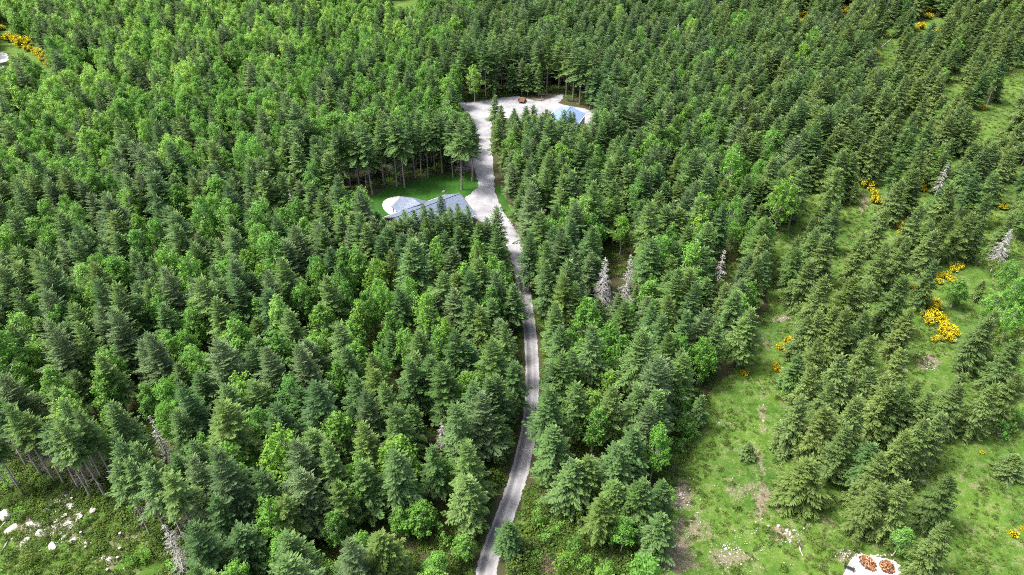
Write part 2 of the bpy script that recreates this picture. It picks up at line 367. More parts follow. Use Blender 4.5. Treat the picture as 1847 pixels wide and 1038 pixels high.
def blob(cx, cy, rx, ry):
    return np.clip(1.2 - np.sqrt(((gpx - cx) / rx) ** 2 + ((gpy - cy) / ry) ** 2), 0, 1)
bare = np.zeros(GX.shape)
for b in [(1215, 985, 62, 75, .8), (1225, 890, 40, 45, .75), (1260, 950, 50, 40, .55), (1310, 1010, 90, 45, .55), (1340, 880, 40, 30, .55), (1425, 970, 50, 30, .7), (1400, 900, 28, 60, .55), (1372, 900, 14, 60, .8), (1376, 840, 12, 40, .6), (1374, 760, 12, 45, .65), (1372, 700, 9, 40, .5),
          (1378, 625, 15, 28, .6), (1410, 575, 26, 14, .75), (1320, 820, 40, 20, .5), (1300, 765, 24, 10, .4), (1675, 655, 30, 16, .8), (1600, 475, 26, 20, .7), (1560, 365, 14, 30, .75), (1665, 510, 40, 16, .6), (1480, 400, 20, 12, .6), (1620, 660, 30, 20, .5), (1500, 930, 16, 40, .6), (1520, 1000, 30, 20, .8), (1475, 940, 12, 40, .6),
          (110, 905, 60, 32, .8), (70, 950, 70, 40, .8), (130, 950, 60, 30, .7), (190, 1015, 30, 24, .75), (40, 1000, 30, 20, .4), (235, 965, 45, 45, .7), (230, 1036, 16, 12, .8), (985, 1010, 24, 40, .9), (1750, 870, 40, 40, .35), (1800, 985, 30, 40, .35),
          (905, 195, 90, 12, .5), (985, 176, 60, 12, .6), (840, 300, 40, 12, .7), (925, 415, 18, 30, .6)]:
    bare = np.maximum(bare, blob(*b[:4]) * min(1, b[4] * 1.25))
bare[~front] = 0
flat = np.zeros(GX.shape)
for p in [YARD, LAWN]: flat[inside(gpx, gpy, p) & front] = 1
road_xy = np.array([at(x, y)[:2] for x, y, w in ROAD])
dr = np.full(GX.shape, 1e9)
for a, b in zip(road_xy[:-1], road_xy[1:]):
    ab = b - a; t = np.clip(((GX - a[0]) * ab[0] + (GY - a[1]) * ab[1]) / (ab @ ab), 0, 1)
    dr = np.minimum(dr, np.hypot(GX - a[0] - t * ab[0], GY - a[1] - t * ab[1]))
flat[dr < 4] = 1
pad_px = [(1514, 1060), (1521, 1036), (1535, 1008), (1546, 998), (1562, 1002), (1592, 1006), (1616, 1014), (1634, 1034), (1646, 1060), (1650, 1120), (1500, 1120)]
flat[inside(gpx, gpy, pad_px) & front] = 1
f0 = flat.copy()
for _ in range(5):
    q = np.pad(flat, 1, mode='edge'); flat = np.maximum(flat * .98, (q[1:-1, :-2] + q[1:-1, 2:] + q[:-2, 1:-1] + q[2:, 1:-1] + q[1:-1, 1:-1]) / 5)
flat = np.clip(np.maximum(flat, f0) * 1.3, 0, 1)
und = wob(GX, GY, .06, .16, 1.3) + wob(GX, GY, .21, .10, 2.2) + rng.normal(0, .03, GX.shape)
GZ = und * (1 - flat)
ny, nx = GX.shape
idx = np.arange(nx * ny).reshape(ny, nx)
FQ = np.stack([idx[:-1, :-1], idx[:-1, 1:], idx[1:, 1:], idx[1:, :-1]], -1).reshape(-1, 4)
gm = mesh('ground', np.stack([GX, GY, GZ], -1).reshape(-1, 3), FQ, M['ground'], smooth=True)
for n_, a_ in (('meadow', meadow), ('bare', bare)):
    at_ = gm.attributes.new(n_, 'FLOAT', 'POINT'); at_.data.foreach_set('value', a_.ravel().astype(np.float32))
tag(part('ground', gm), 'forest floor and rough grass of the wooded property', kind='structure')

# ------------------------------------------------------------------ road, yard, lawn, patio, pad
def smooth_line(P, n):
    P = np.asarray(P, float); out = []
    Q = np.vstack([2 * P[0] - P[1], P, 2 * P[-1] - P[-2]])
    for i in range(1, len(Q) - 2):
        for t in np.linspace(0, 1, n, endpoint=False):
            a, b, c, d = Q[i-1], Q[i], Q[i+1], Q[i+2]
            out.append(.5 * (2*b + (c - a)*t + (2*a - 5*b + 4*c - d)*t*t + (3*b - a - 3*c + d)*t**3))
    out.append(P[-1]); return np.array(out)
line = smooth_line(np.column_stack([road_xy, [w * .9 for _, _, w in ROAD]]), 14)
V = []; U = []; A = []; s_ = 0; NW = 13
for i, (x, y, w) in enumerate(line):
    t = line[min(i + 1, len(line) - 1)][:2] - line[max(i - 1, 0)][:2]; t /= np.linalg.norm(t); nrm = np.array([t[1], -t[0]])
    if i: s_ += np.linalg.norm(line[i][:2] - line[i-1][:2])
    e1, e2 = rng.normal(0, .09, 2)
    for j in range(NW):
        u = j / (NW - 1); off = (u - .5) * w + (e1 if j == 0 else 0) + (e2 if j == NW - 1 else 0)
        z = .055 - .03 * abs(u - .5) * 2 - (.04 if j in (0, NW - 1) else 0)
        V.append((x + nrm[0] * off, y + nrm[1] * off, z)); U.append(u); A.append(s_)
F = [(i*NW + j, i*NW + j + 1, (i+1)*NW + j + 1, (i+1)*NW + j) for i in range(len(line) - 1) for j in range(NW - 1)]
rm = mesh('driveway', V, F, M['road'], U, smooth=True)
a_ = rm.attributes.new('along', 'FLOAT', 'POINT'); a_.data.foreach_set('value', np.array(A, np.float32))
tag(part('driveway', rm), 'worn grey driveway winding through the trees', kind='structure')
def sheet(name, px, z, m, label, jit=.18, sub=6, world_pts=None):
    P = [at(*p)[:2] for p in px] if world_pts is None else world_pts
    out = []
    Q = np.array([tuple(p) for p in P])
    n = len(Q)
    for i in range(n):
        a, b, c, d = Q[i-1], Q[i], Q[(i+1) % n], Q[(i+2) % n]
        for t in np.linspace(0, 1, sub, endpoint=False):
            cr = .5 * (2*b + (c - a)*t + (2*a - 5*b + 4*c - d)*t*t + (3*b - a - 3*c + d)*t**3)
            out.append(.5 * cr + .5 * (b + (c - b) * t) + rng.normal(0, jit, 2))
    tri = tessellate_polygon([[Vector((p[0], p[1], 0)) for p in out]])
    V = [(p[0], p[1], z) for p in out]; nn = len(V)
    V += [(p[0], p[1], z - .15) for p in out]
    F = [tuple(t) for t in tri] + [(i, (i+1) % nn, nn + (i+1) % nn, nn + i) for i in range(nn)]
    me = mesh(name, V, F, m); o = tag(part(name, me), label, kind='structure')
    import bmesh
    bm = bmesh.new(); bm.from_mesh(me); bmesh.ops.recalc_face_normals(bm, faces=bm.faces)
    for f in bm.faces:
        if abs(f.normal.z) > .9 and f.normal.z < 0: f.normal_flip()
    bm.to_mesh(me); bm.free()
    return o
sheet('lawn', LAWN, .020, M['lawn'], 'mown green lawn around the house', .25)
for v in VERGES[1:2]: sheet('lawn', v, .016, M['lawn'], 'grass verge beside the driveway', .2)
sheet('gravel_yard', YARD, .034, M['gravel'], 'pale gravel yard and turning area by house and shop', .22)
patio_px = [(722, 355), (712, 355.5), (700, 358), (692, 364), (689.5, 371), (693, 379), (701, 386), (716, 386), (735, 372)]
sheet('patio', patio_px, .06, M['patio'], 'white curved concrete patio beside the house', .0, 8)
sheet('gravel_pad', pad_px, .03, M['whitegravel'], 'white gravel pad with firewood heaps', .12)
sheet('road', [(-60, 92), (-2, 92), (10, 97), (16, 104), (10, 116), (0, 128), (-60, 140)], .03, M['whitegravel'], 'white gravel road beyond the yellow broom', .3)

# ------------------------------------------------------------------ tree builders (arrays)
def quads(root, tip, side, wid, lift=0.0):
    """rhombus blades: root, left, tip, right"""
    mid = root * .48 + tip * .52
    L = mid + side * wid[:, None]; Rr = mid - side * wid[:, None]
    V = np.stack([root, L, tip, Rr], 1).reshape(-1, 3)
    F = np.arange(len(V)).reshape(-1, 4)
    return V, F
def unit(v): return v / np.maximum(np.linalg.norm(v, axis=-1, keepdims=True), 1e-6)
def conifer(seed, h=20.0, rmax=2.8, zb=.28, droop=0.0, hang=0.12, step=.46, bw=.115, gap=.21, tl=.34, ragged=.22, power=.82, per=5):
    g = np.random.default_rng(seed)
    roots, tips, sides, wid, tn = [], [], [], [], []
    z0 = h * zb; z = z0; k = 0
    lean = g.normal(0, .008, 2)
    sect = 1 + .25 * np.sin(np.arange(12) / 12 * 2 * math.pi + g.uniform(0, 6))          # one side fuller than the other
    while z < h - .25:
        t = (z - z0) / (h - z0)
        r = rmax * ((1 - t) ** power) * min(1.0, .72 + 1.6 * t) + .10
        nb = per + (k % 2) - (1 if t > .9 else 0)
        a0 = g.uniform(0, 6.28)
        for b in range(nb):
            az = a0 + b * 6.283 / nb + g.normal(0, .22)
            L = r * max(.25, 1 + g.normal(0, ragged)) * (.82 + .18 * sect[int(az / 6.283 * 12) % 12])
            if g.random() < .05: L *= .35
            el = R(46 * t ** 1.5 + 4 - 20 * (1 - t) - 26 * droop * (1 - t ** 2)) + g.normal(0, .09)
            d = np.array([math.cos(az), math.sin(az), 0.0]); sd_ = np.array([-d[1], d[0], 0.0])
            n = max(3, int(L / gap))
            s = np.linspace(.16, .98, n) + g.normal(0, .02, n)
            zc = math.tan(el) * s * L - .16 * L * droop * s ** 2 * 2 + .10 * L * s ** 3
            zz = z + g.normal(0, .12)
            P = d * (s * L)[:, None]; P[:, 2] += zz + zc
            for sg in (-1, 1):
                ln = (tl * L * (1 - s) ** .7 + .30) * g.uniform(.7, 1.25, n)
                dirv = d * g.uniform(.55, .95, n)[:, None] + sd_ * sg * g.uniform(.6, 1.0, n)[:, None]
                dirv[:, 2] += math.tan(el) * .5 - hang * g.uniform(.4, 2.2, n) + .12 * t
                dirv = unit(dirv)
                T = P + dirv * ln[:, None]
                up = np.array([0, 0, 1.0]) + d * .25 + g.normal(0, .30, (n, 3))
                sdv = unit(np.cross(dirv, up))
                roots.append(P); tips.append(T); sides.append(sdv); wid.append(bw * g.uniform(.7, 1.35, n) * (.7 + .3 * ln / .8))
                tn.append(np.stack([g.uniform(0, .25, n)] + [g.uniform(.1, .5, n)] + [g.uniform(.45, 1.0, n)] + [g.uniform(.1, .5, n)], 1))
            e = P[-1:]; T = e + (d * .42 + np.array([0, 0, .08 + math.tan(el) * .35])) * g.uniform(.8, 1.3)
            roots.append(P[-2:-1]); tips.append(T); sides.append(sd_[None]); wid.append(np.array([bw * 1.1])); tn.append(np.array([[.2, .5, 1.0, .5]]))
        z += step * (1.0 - .35 * t) * g.uniform(.75, 1.25); k += 1
    n = 9; az = g.uniform(0, 6.28, n)                                                     # leader
    P = np.tile([0, 0, h - .55], (n, 1)) + np.stack([0 * az, 0 * az, g.uniform(0, .5, n)], 1)
    T = P + np.stack([np.cos(az) * .16, np.sin(az) * .16, g.uniform(.3, .55, n)], 1)
    roots.append(P); tips.append(T); sides.append(np.stack([-np.sin(az), np.cos(az), 0 * az], 1)); wid.append(np.full(n, .05)); tn.append(np.tile([.3, .6, 1, .6], (n, 1)))
    V, F = quads(np.vstack(roots), np.vstack(tips), np.vstack(sides), np.concatenate(wid))
    V[:, :2] += lean * V[:, 2:3]
    return V, F, np.vstack(tn).ravel()
def branch_strips(B, k=3):
    """thin tapered prisms; B rows: root xyz, tip xyz, r0, r1"""
    B = np.asarray(B, float); d = unit(B[:, 3:6] - B[:, :3])
    a = unit(np.cross(d, np.where(np.abs(d[:, 2:3]) > .9, [[1., 0, 0]], [[0, 0, 1.]]))); c = np.cross(d, a)
    V = []
    for e, r in ((0, 6), (3, 7)):
        for j in range(k):
            w = 6.283 * j / k
            V.append(B[:, e:e+3] + (a * math.cos(w) + c * math.sin(w)) * B[:, r:r+1])
    V = np.stack(V, 1).reshape(-1, 3); n = len(B)
    base = (np.arange(n) * 2 * k)[:, None]
    F = np.concatenate([base + np.array([[j, (j+1) % k, k + (j+1) % k, k + j]]) for j in range(k)])
    return V, F
def trunk(seed, h, r0, zb=0.0, twigs=0, twig_len=1.1, lean=None, top=.97):
    g = np.random.default_rng(seed + 991); k = 7; n = 9
    zs = np.linspace(-.5, h * top, n); V = []
    off = np.cumsum(g.normal(0, .03, (n, 2)), 0); off -= off[0]; off *= np.linspace(1, .3, n)[:, None]
    for i, z in enumerate(zs):
        r = r0 * (1 - .93 * max(0, z) / h) + (r0 * .45 * max(0, 1 - max(0, z) / .7)) + .012
        for j in range(k):
            w = 6.283 * j / k; rr = r * (1 + g.normal(0, .05))
            V.append((off[i, 0] + rr * math.cos(w), off[i, 1] + rr * math.sin(w), z))
    F = np.array([(i*k + j, i*k + (j+1) % k, (i+1)*k + (j+1) % k, (i+1)*k + j) for i in range(n-1) for j in range(k)])
    V = np.array(V)
    if twigs:
        B = []
        for _ in range(twigs):
            z = g.uniform(.16, max(.2, zb + .1)) * h; az = g.uniform(0, 6.28); L = twig_len * g.uniform(.4, 1.3)
            d = np.array([math.cos(az), math.sin(az), g.uniform(-.35, .15)])
            p = np.array([0, 0, z]); q = p + d * L
            B.append([*p, *q, .025, .008])
            for _k in range(2):
                s = g.uniform(.35, .9); pp = p + d * L * s; dd = d + g.normal(0, .6, 3)
                B.append([*pp, *(pp + dd * L * .3), .012, .005])
        v2, f2 = branch_strips(B); F = [F, f2 + len(V)]; V = np.vstack([V, v2])
        return V, np.vstack(F)
    return V, F
def broadleaf(seed, h=16.0, rx=2.6, zc=.62, rz=.36, clumps=46, per=72, leaf=.15, cr=(.38, .85), wild=.3, up=.55):
    """crown of leaf clumps carried by limbs; returns crown arrays and limb arrays"""
    g = np.random.default_rng(seed)
    C = []; 
    while len(C) < clumps:
        u = g.uniform(-1, 1, 3)
        if u @ u > 1 or u @ u < .16 * g.random(): continue
        zz = u[2]; narrow = 1.0 if zz < -.2 else (1 - .68 * (zz + .2) / 1.2)
        low = 1.0 if zz > -.5 else .75
        C.append([u[0] * rx * narrow * low + g.normal(0, wild), u[1] * rx * narrow * low + g.normal(0, wild), h * zc + zz * h * rz + g.normal(0, wild)])
    C = np.array(C)
    R_, T_, S_, W_, TN = [], [], [], [], []
    for c in C:
        cr_ = g.uniform(*cr); n = int(per * (cr_ / .9) ** 2 * g.uniform(.6, 1.2))
        nrm = unit(g.normal(0, 1, (n, 3)) + np.array([0, 0, .35])); rad = cr_ * g.uniform(.1, 1.15, n) ** .7
        P = c + nrm * rad[:, None] * np.array([.85, .85, 1.25])
        face = unit(nrm * .7 + np.array([0, 0, up]) + g.normal(0, .55, (n, 3)))
        d = unit(np.cross(face, g.normal(0, 1, (n, 3)))); sd_ = np.cross(face, d)
        l = leaf * g.uniform(.7, 1.5, n)
        R_.append(P - d * l[:, None]); T_.append(P + d * l[:, None]); S_.append(sd_); W_.append(l * g.uniform(.55, .8, n))
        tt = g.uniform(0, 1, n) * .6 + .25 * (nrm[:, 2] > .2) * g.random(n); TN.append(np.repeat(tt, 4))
    V, F = quads(np.vstack(R_), np.vstack(T_), np.vstack(S_), np.concatenate(W_))
    B = []
    for c in C[::2]:
        zb_ = max(.25 * h, c[2] - g.uniform(.08, .2) * h); p = np.array([0, 0, min(zb_, h * .85)])
        B.append([*p, *c, .055, .015])
    return (V, F, np.concatenate(TN)), branch_strips(B, 4)
def snag(seed, h=18.0, r=1.7, dens=1.0, zb=.22):
    g = np.random.default_rng(seed); B = []; z = h * zb
    while z < h - .2:
        t = (z - h * zb) / (h * (1 - zb))
        for b in range(int(3 + 3 * dens)):
            az = g.uniform(0, 6.28); L = (r * (1 - t) ** .8 + .2) * g.uniform(.45, 1.15); el = .35 * t - .25 + g.normal(0, .15)
            d = np.array([math.cos(az), math.sin(az), math.tan(el)]); p = np.array([0, 0, z + g.normal(0, .1)])
            m_ = p + d * L * .55; q = p + d * L + np.array([0, 0, -.12 * L])
            B.append([*p, *m_, .05, .036]); B.append([*m_, *q, .036, .015])
            for _ in range(int(5 + 3 * dens)):
                s = g.uniform(.25, 1); pp = p + d * L * s; dd = d * .7 + np.array([-d[1], d[0], 0]) * g.choice([-1, 1]) * g.uniform(.4, .9) + np.array([0, 0, g.uniform(-.45, .1)])
                B.append([*pp, *(pp + dd * L * .32), .024, .010])
        z += .38 / dens * g.uniform(.7, 1.4)
    return branch_strips(B)

# variants: each is (crown mesh, trunk mesh)
VAR = {}
def add_var(kind, crown, tr, leafmat, barkmat):
    i = len(VAR.setdefault(kind, []))
    cm = mesh('crown', crown[0], crown[1], leafmat, crown[2]); tm = mesh('trunk', tr[0], tr[1], barkmat, smooth=False)
    VAR[kind].append((cm, tm))
def joined(a, b): return np.vstack([a[0], b[0]]), np.vstack([a[1], b[1] + len(a[0])])
for i in range(9):
    add_var('fir_tree', conifer(100 + i, 20, [4.0, 4.4, 3.7][i % 3], [.24, .30, .34][i % 3], droop=[.1, .35, .2][i % 3], ragged=.2 + .03 * (i % 4), power=[.78, .88, .70][(i // 3) % 3], step=.56, per=6), trunk(100 + i, 20, .21, .3, 26), M['fir'], M['bark'])
for i in range(6):
    add_var('spruce_tree', conifer(200 + i, 20, [3.9, 4.3, 3.6][i % 3], .24, droop=.05, hang=.05, ragged=.26, bw=.10, gap=.20, tl=.38, power=.78, step=.54, per=6), trunk(200 + i, 20, .2, .3, 22), M['spruce'], M['bark'])
for i in range(6):
    add_var('cedar_tree', conifer(300 + i, 16, [3.4, 3.8, 3.1][i % 3], [.08, .10, .16][i % 3], droop=.55, hang=.3, ragged=.27, step=.42, tl=.42, gap=.2, power=.75), trunk(300 + i, 16, .22, .12, 14), M['cedar'], M['bark'])
for i in range(4):
    add_var('bare_fir', conifer(400 + i, 22, [3.4, 3.8][i % 2], [.48, .56, .44, .52][i % 4], droop=.3, ragged=.28, power=.78, step=.56, per=6), trunk(400 + i, 22, .25, .5, 80, 1.5), M['fir'], M['bark'])
for i in range(3):
    add_var('edge_fir', conifer(450 + i, 20, [2.6, 2.9, 2.4][i], [.62, .68, .58][i], droop=.25, ragged=.3, power=.75, step=.54, per=6), trunk(450 + i, 20, .2, .66, 90, 1.3), M['fir'], M['palebark'])
for i in range(7):
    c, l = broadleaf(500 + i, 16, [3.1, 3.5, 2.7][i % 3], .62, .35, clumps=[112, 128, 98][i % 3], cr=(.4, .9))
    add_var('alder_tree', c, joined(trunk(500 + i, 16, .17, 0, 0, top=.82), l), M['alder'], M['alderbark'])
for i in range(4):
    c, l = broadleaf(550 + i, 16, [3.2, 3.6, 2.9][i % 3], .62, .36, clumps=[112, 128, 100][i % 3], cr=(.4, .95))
    add_var('sun_tinted_tree', c, joined(trunk(550 + i, 16, .18, 0, 0, top=.82), l), M['sun_tinted_broadleaf'], M['alderbark'])  # alder-like tree with sunlight painted into its leaf colour
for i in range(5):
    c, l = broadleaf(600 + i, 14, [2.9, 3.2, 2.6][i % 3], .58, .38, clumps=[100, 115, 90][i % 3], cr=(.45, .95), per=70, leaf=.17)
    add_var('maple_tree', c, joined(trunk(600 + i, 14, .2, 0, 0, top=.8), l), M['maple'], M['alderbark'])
VH = {'fir_tree': 20, 'spruce_tree': 20, 'cedar_tree': 16, 'bare_fir': 22, 'edge_fir': 20, 'sun_tinted_tree': 16, 'alder_tree': 16, 'maple_tree': 14}
VR = {'fir_tree': 4.0, 'spruce_tree': 3.7, 'cedar_tree': 3.4, 'bare_fir': 3.4, 'edge_fir': 2.7, 'sun_tinted_tree': 3.3, 'alder_tree': 2.8, 'maple_tree': 3.3}

# ------------------------------------------------------------------ where the trees stand
# explicit trees: (top px x, y, height m, kind, width factor, note)
T = []
def tops(kind, w, lst, note=None):
    for t in lst:
        p = at(t[0], t[1], t[2]); T.append(dict(x=p.x, y=p.y, h=t[2], k=kind, w=t[3] if len(t) > 3 else w, note=note, ex=True))
def bases(kind, w, lst, note=None):
    for t in lst:
        p = at(t[0], t[1], 0); T.append(dict(x=p.x, y=p.y, h=t[2], k=kind, w=t[3] if len(t) > 3 else w, note=note, ex=True))
bases('bare_fir', 1.0, [(634, 347, 22), (650, 349, 20), (672, 351, 23), (693, 333, 21), (716, 337, 23), (730, 339, 24), (749, 322, 22), (772, 320, 19), (798, 313, 21), (817, 320, 19), (843, 310, 20), (833, 343, 22.5, 1.1), (852, 327, 21, 1.05), (700, 322, 22), (622, 352, 22), (662, 338, 21), (760, 312, 21), (785, 306, 21)], 'lawn')
bases('bare_fir', 1.0, [(835, 175, 22), (854, 172, 23), (876, 177, 22), (895, 171, 23), (923, 157, 23), (945, 160, 21), (969, 167, 22), (986, 167, 23), (1008, 163, 22), (1033, 183, 24), (1045, 188, 22), (1068, 189, 23), (1090, 197, 23), (1056, 180, 22), (1021, 172, 22), (1104, 206, 21), (905, 160, 22), (866, 163, 22)], 'shop')
bases('edge_fir', 1.0, [(47, 838, 19), (100, 870, 20), (116, 873, 18), (144, 885, 17), (165, 898, 18), (191, 897, 20), (211, 876, 19), (185, 864, 19), (163, 884, 16), (42, 893, 17), (340, 985, 20), (270, 963, 17), (280, 937, 19), (371, 1001, 20), (15, 880, 18), (75, 856, 19), (300, 955, 18)], 'stump')
bases('bare_fir', 1.1, [(1386, 415, 19), (1421, 414, 19), (1484, 401, 17), (1780, 190, 18), (1822, 384, 15), (1706, 384, 16), (1591, 378, 17), (1722, 400, 15)], 'meadow')
tops('cedar_tree', 1.0, [(1441, 427, 14), (1368, 465, 15), (1382, 427, 14), (1469, 392, 14, .7), (1512, 366, 15), (1493, 502, 16), (1540, 498, 16, 1.1), (1632, 498, 16, 1.2), (1571, 510, 15), (1527, 559, 16), (1564, 562, 15), (1578, 606, 16), (1645, 556, 14), (1507, 556, 15), (1632, 630, 14), (1524, 643, 16), (1601, 677, 15),
     (1446, 715, 14), (1551, 718, 16, 1.1), (1601, 698, 15), (1632, 698, 15), (1679, 708, 14), (1669, 759, 14, 1.15), (1594, 823, 13), (1632, 872, 13), (1584, 872, 12, 1.25), (1719, 857, 13), (1709, 946, 13), (1733, 695, 13), (1797, 690, 14), (1744, 676, 14), (1655, 686, 14), (1610, 677, 14), (1572, 665, 14), (1783, 573, 14, 1.2), (1840, 672, 14),
     (1600, 376, 15), (1714, 387, 15), (1641, 430, 15), (1752, 383, 15), (1829, 385, 13), (1784, 350, 15), (1690, 470, 14), (1600, 440, 15), (1840, 610, 14), (1800, 560, 13), (1560, 420, 14), (1660, 370, 15), (1480, 560, 14), (1480, 610, 14), (1465, 660, 13), (1500, 690, 15), (1530, 770, 14), (1490, 730, 14), (1640, 780, 14), (1700, 745, 13), (1455, 570, 12)], 'meadow')
tops('fir_tree', 1.05, [(1443, 643, 12, 1.2), (1356, 555, 16, 1.2), (1330, 524, 16), (1233, 639, 15), (1578, 803, 12, 1.2), (1265, 715, 9), (1120, 800, 15, 1.3), (1190, 705, 16, 1.2), (1165, 870, 13, 1.1), (1195, 925, 12, 1.2), (1085, 895, 13), (1150, 870, 13), (1240, 560, 16), (1200, 570, 17)], 'meadow')
tops('fir_tree', 1.0, [(920, 940, 9, 1.2), (1030, 830, 13, 1.2), (1010, 640, 18, 1.1), (1075, 590, 18, 1.1), (990, 700, 17, 1.1), (1000, 770, 15, 1.3), (925, 650, 15, 1.1), (850, 690, 17), (825, 730, 17), (795, 354, 15, .85), (763, 368, 15, .85), (824, 367, 15, .8), (733, 378, 15, .85), (843, 372, 14, .75), (748, 382, 14), (780, 374, 14, .9), (811, 374, 14, .9), (740, 390, 14), (800, 384, 14), (826, 382, 14), (712, 398, 13), (720, 394, 14), (702, 402, 14), (837, 386, 14), (790, 388, 14), (862, 398, 14), (765, 392, 14), (895, 372, 15, 1.05), (880, 395, 14), (890, 172, 14, 1.1), (903, 190, 12, 1.1), (1018, 198, 15, 1.0), (1030, 200, 15, 1.0), (984, 197, 12, .8), (948, 192, 12), (963, 190, 13), (926, 196, 13), (957, 420, 17, 1.0), (975, 385, 18), (988, 471, 17), (1018, 498, 17), (1040, 512, 15), (1000, 405, 17), (990, 435, 17), (1002, 545, 16), (1012, 590, 15), (1000, 660, 15), (1040, 690, 15), (1150, 700, 15), (1105, 700, 15), (1060, 820, 13, 1.2), (1110, 870, 12, 1.2), (1140, 780, 14, 1.2), (470, 850, 17), (590, 800, 18), (715, 810, 17), (680, 960, 14, 1.3), (845, 860, 14, 1.2), (840, 800, 16)])
tops('alder_tree', 1.0, [(195, 455, 16, 1.2), (130, 362, 16), (110, 350, 16), (240, 385, 16), (275, 388, 16), (535, 500, 15), (350, 620, 15, 1.1), (290, 682, 14, 1.1), (180, 622, 15, 1.1), (560, 590, 14), (690, 512, 15), (730, 590, 14), (740, 500, 14), (790, 440, 14), (680, 620, 14), (330, 618, 14), (500, 965, 11, 1.2), (590, 1008, 9, 1.2), (650, 962, 9, 1.1), (785, 1000, 8, 1.3), (290, 722, 13), (80, 660, 14, 1.1), (115, 745, 14, 1.1), (165, 770, 12), (1130, 935, 9, 1.2), (1330, 352, 15), (1365, 312, 14), (1370, 290, 14), (1325, 20, 15), (1245, 25, 15), (1310, 150, 15), (1830, 468, 12, 1.2), (1846, 500, 12, 1.2), (1805, 520, 11, 1.2), (1845, 545, 11, 1.2), (1640, 950, 8), (1095, 1025, 7, 1.1), (120, 80, 16, 1.3), (100, 150, 16, 1.2), (35, 240, 16, 1.2)])
tops('sun_tinted_tree', 1.0, [(700, 20, 16), (740, 15, 16), (380, 50, 16), (230, 30, 17, 1.2), (330, 40, 17, 1.2), (280, 60, 17, 1.2), (420, 45, 16), (640, 25, 16), (670, 40, 16), (1330, 25, 15), (1250, 30, 15), (140, 472, 16, 1.4), (25, 562, 14, 1.2), (60, 606, 14, 1.1)])
tops('maple_tree', 1.0, [(510, 372, 15, 1.1), (530, 350, 15), (360, 398, 14), (440, 447, 14), (460, 530, 14), (640, 442, 15), (672, 462, 15), (610, 472, 15), (660, 522, 14), (615, 502, 14), (700, 562, 14), (640, 542, 14), (905, 468, 15, .9), (420, 560, 14, .8), (745, 868, 9, .9), (760, 905, 9, 1.5), (720, 915, 8, 1.2), (835, 968, 7, 1.2), (360, 778, 12, .9), (255, 690, 12), (1065, 535, 15, 1.2), (1030, 588, 14, 1.1), (1100, 582, 14, 1.2), (1130, 602, 13), (1050, 610, 13), (1075, 735, 12, 1.2), (1275, 608, 13, 1.1), (1210, 222, 15, 1.3), (1165, 185, 15, 1.1), (1240, 255, 14), (1285, 272, 14), (1300, 335, 14), (1180, 498, 14), (605, 195, 18, 1.5), (660, 140, 17, 1.2), (720, 150, 17, 1.2), (785, 105, 18, 1.2), (770, 172, 16, 1.2), (640, 165, 17), (735, 175, 16, 1.1), (1230, 700, 9, 1.1), (1240, 745, 7, 1.1), (1740, 502, 8.5, 1.35)])
T[-1]['note'] = 'round'
tops('cedar_tree', 1.1, [(1352, 800, 4.2, 1.6)], 'sapling')
tops('cedar_tree', 1.1, [(1463, 830, 11, 1.5)], 'meadow')
tops('cedar_tree', 1.2, [(1836, 822, 5.5, 1.9)], 'meadow')

# fill: jittered lattice over the whole view (and a margin beside it)
sp_ = 5.3; cx_, cy_ = [], []
yy = 40.0; row = 0
while yy < 440:
    half = 1.0 * (yy * CP + CAM_H * SP) * 923.5 / FPX + 28
    a = np.arange(-half, half, sp_) + (row % 2) * sp_ / 2
    cx_.append(a); cy_.append(np.full(len(a), yy)); yy += sp_ * .866; row += 1
cx_ = np.concatenate(cx_); cy_ = np.concatenate(cy_)
cx_ += rng.uniform(-2.2, 2.2, len(cx_)); cy_ += rng.uniform(-2.2, 2.2, len(cy_))
bpx, bpy_ = proj(cx_, cy_, np.zeros(len(cx_)))
ok = np.ones(len(cx_), bool)
for p in [YARD, LAWN, GAP, pad_px, VERGES[0], VERGES[2], MEADOW[1]]: ok &= ~inside(bpx, bpy_, p)
for a, b in zip(road_xy[:-1], road_xy[1:]):
    ab = b - a; t = np.clip(((cx_ - a[0]) * ab[0] + (cy_ - a[1]) * ab[1]) / (ab @ ab), 0, 1)
    ok &= np.hypot(cx_ - a[0] - t * ab[0], cy_ - a[1] - t * ab[1]) > 3.4
on_meadow = inside(bpx, bpy_, MEADOW[0])
ok &= ~(on_meadow & (rng.random(len(cx_)) < np.where(bpy_ > 620, 1.0, np.where(bpy_ > 420, .74, .56))))
ok &= ~((bpx > 905) & (bpx < 1100) & (bpy_ > 880))
ok &= ~(inside(bpx, bpy_, [(-300, -100), (800, -100), (760, 120), (620, 200), (420, 330), (-300, 380)]) & (rng.random(len(cx_)) < .22))
EX = np.array([[t['x'], t['y'], 2.5 * t['w'] * (1.15 if t['k'] in ('maple_tree',) else 1)] for t in T])
for ex in EX: ok &= np.hypot(cx_ - ex[0], cy_ - ex[1]) > ex[2] + .6
cx_, cy_, bpx, bpy_, on_meadow = cx_[ok], cy_[ok], bpx[ok], bpy_[ok], on_meadow[ok]
n = len(cx_)
h_ = np.where(on_meadow, rng.normal(14.5, 1.8, n), rng.normal(16.8, 1.9, n))
tpx, tpy = proj(cx_, cy_, h_)
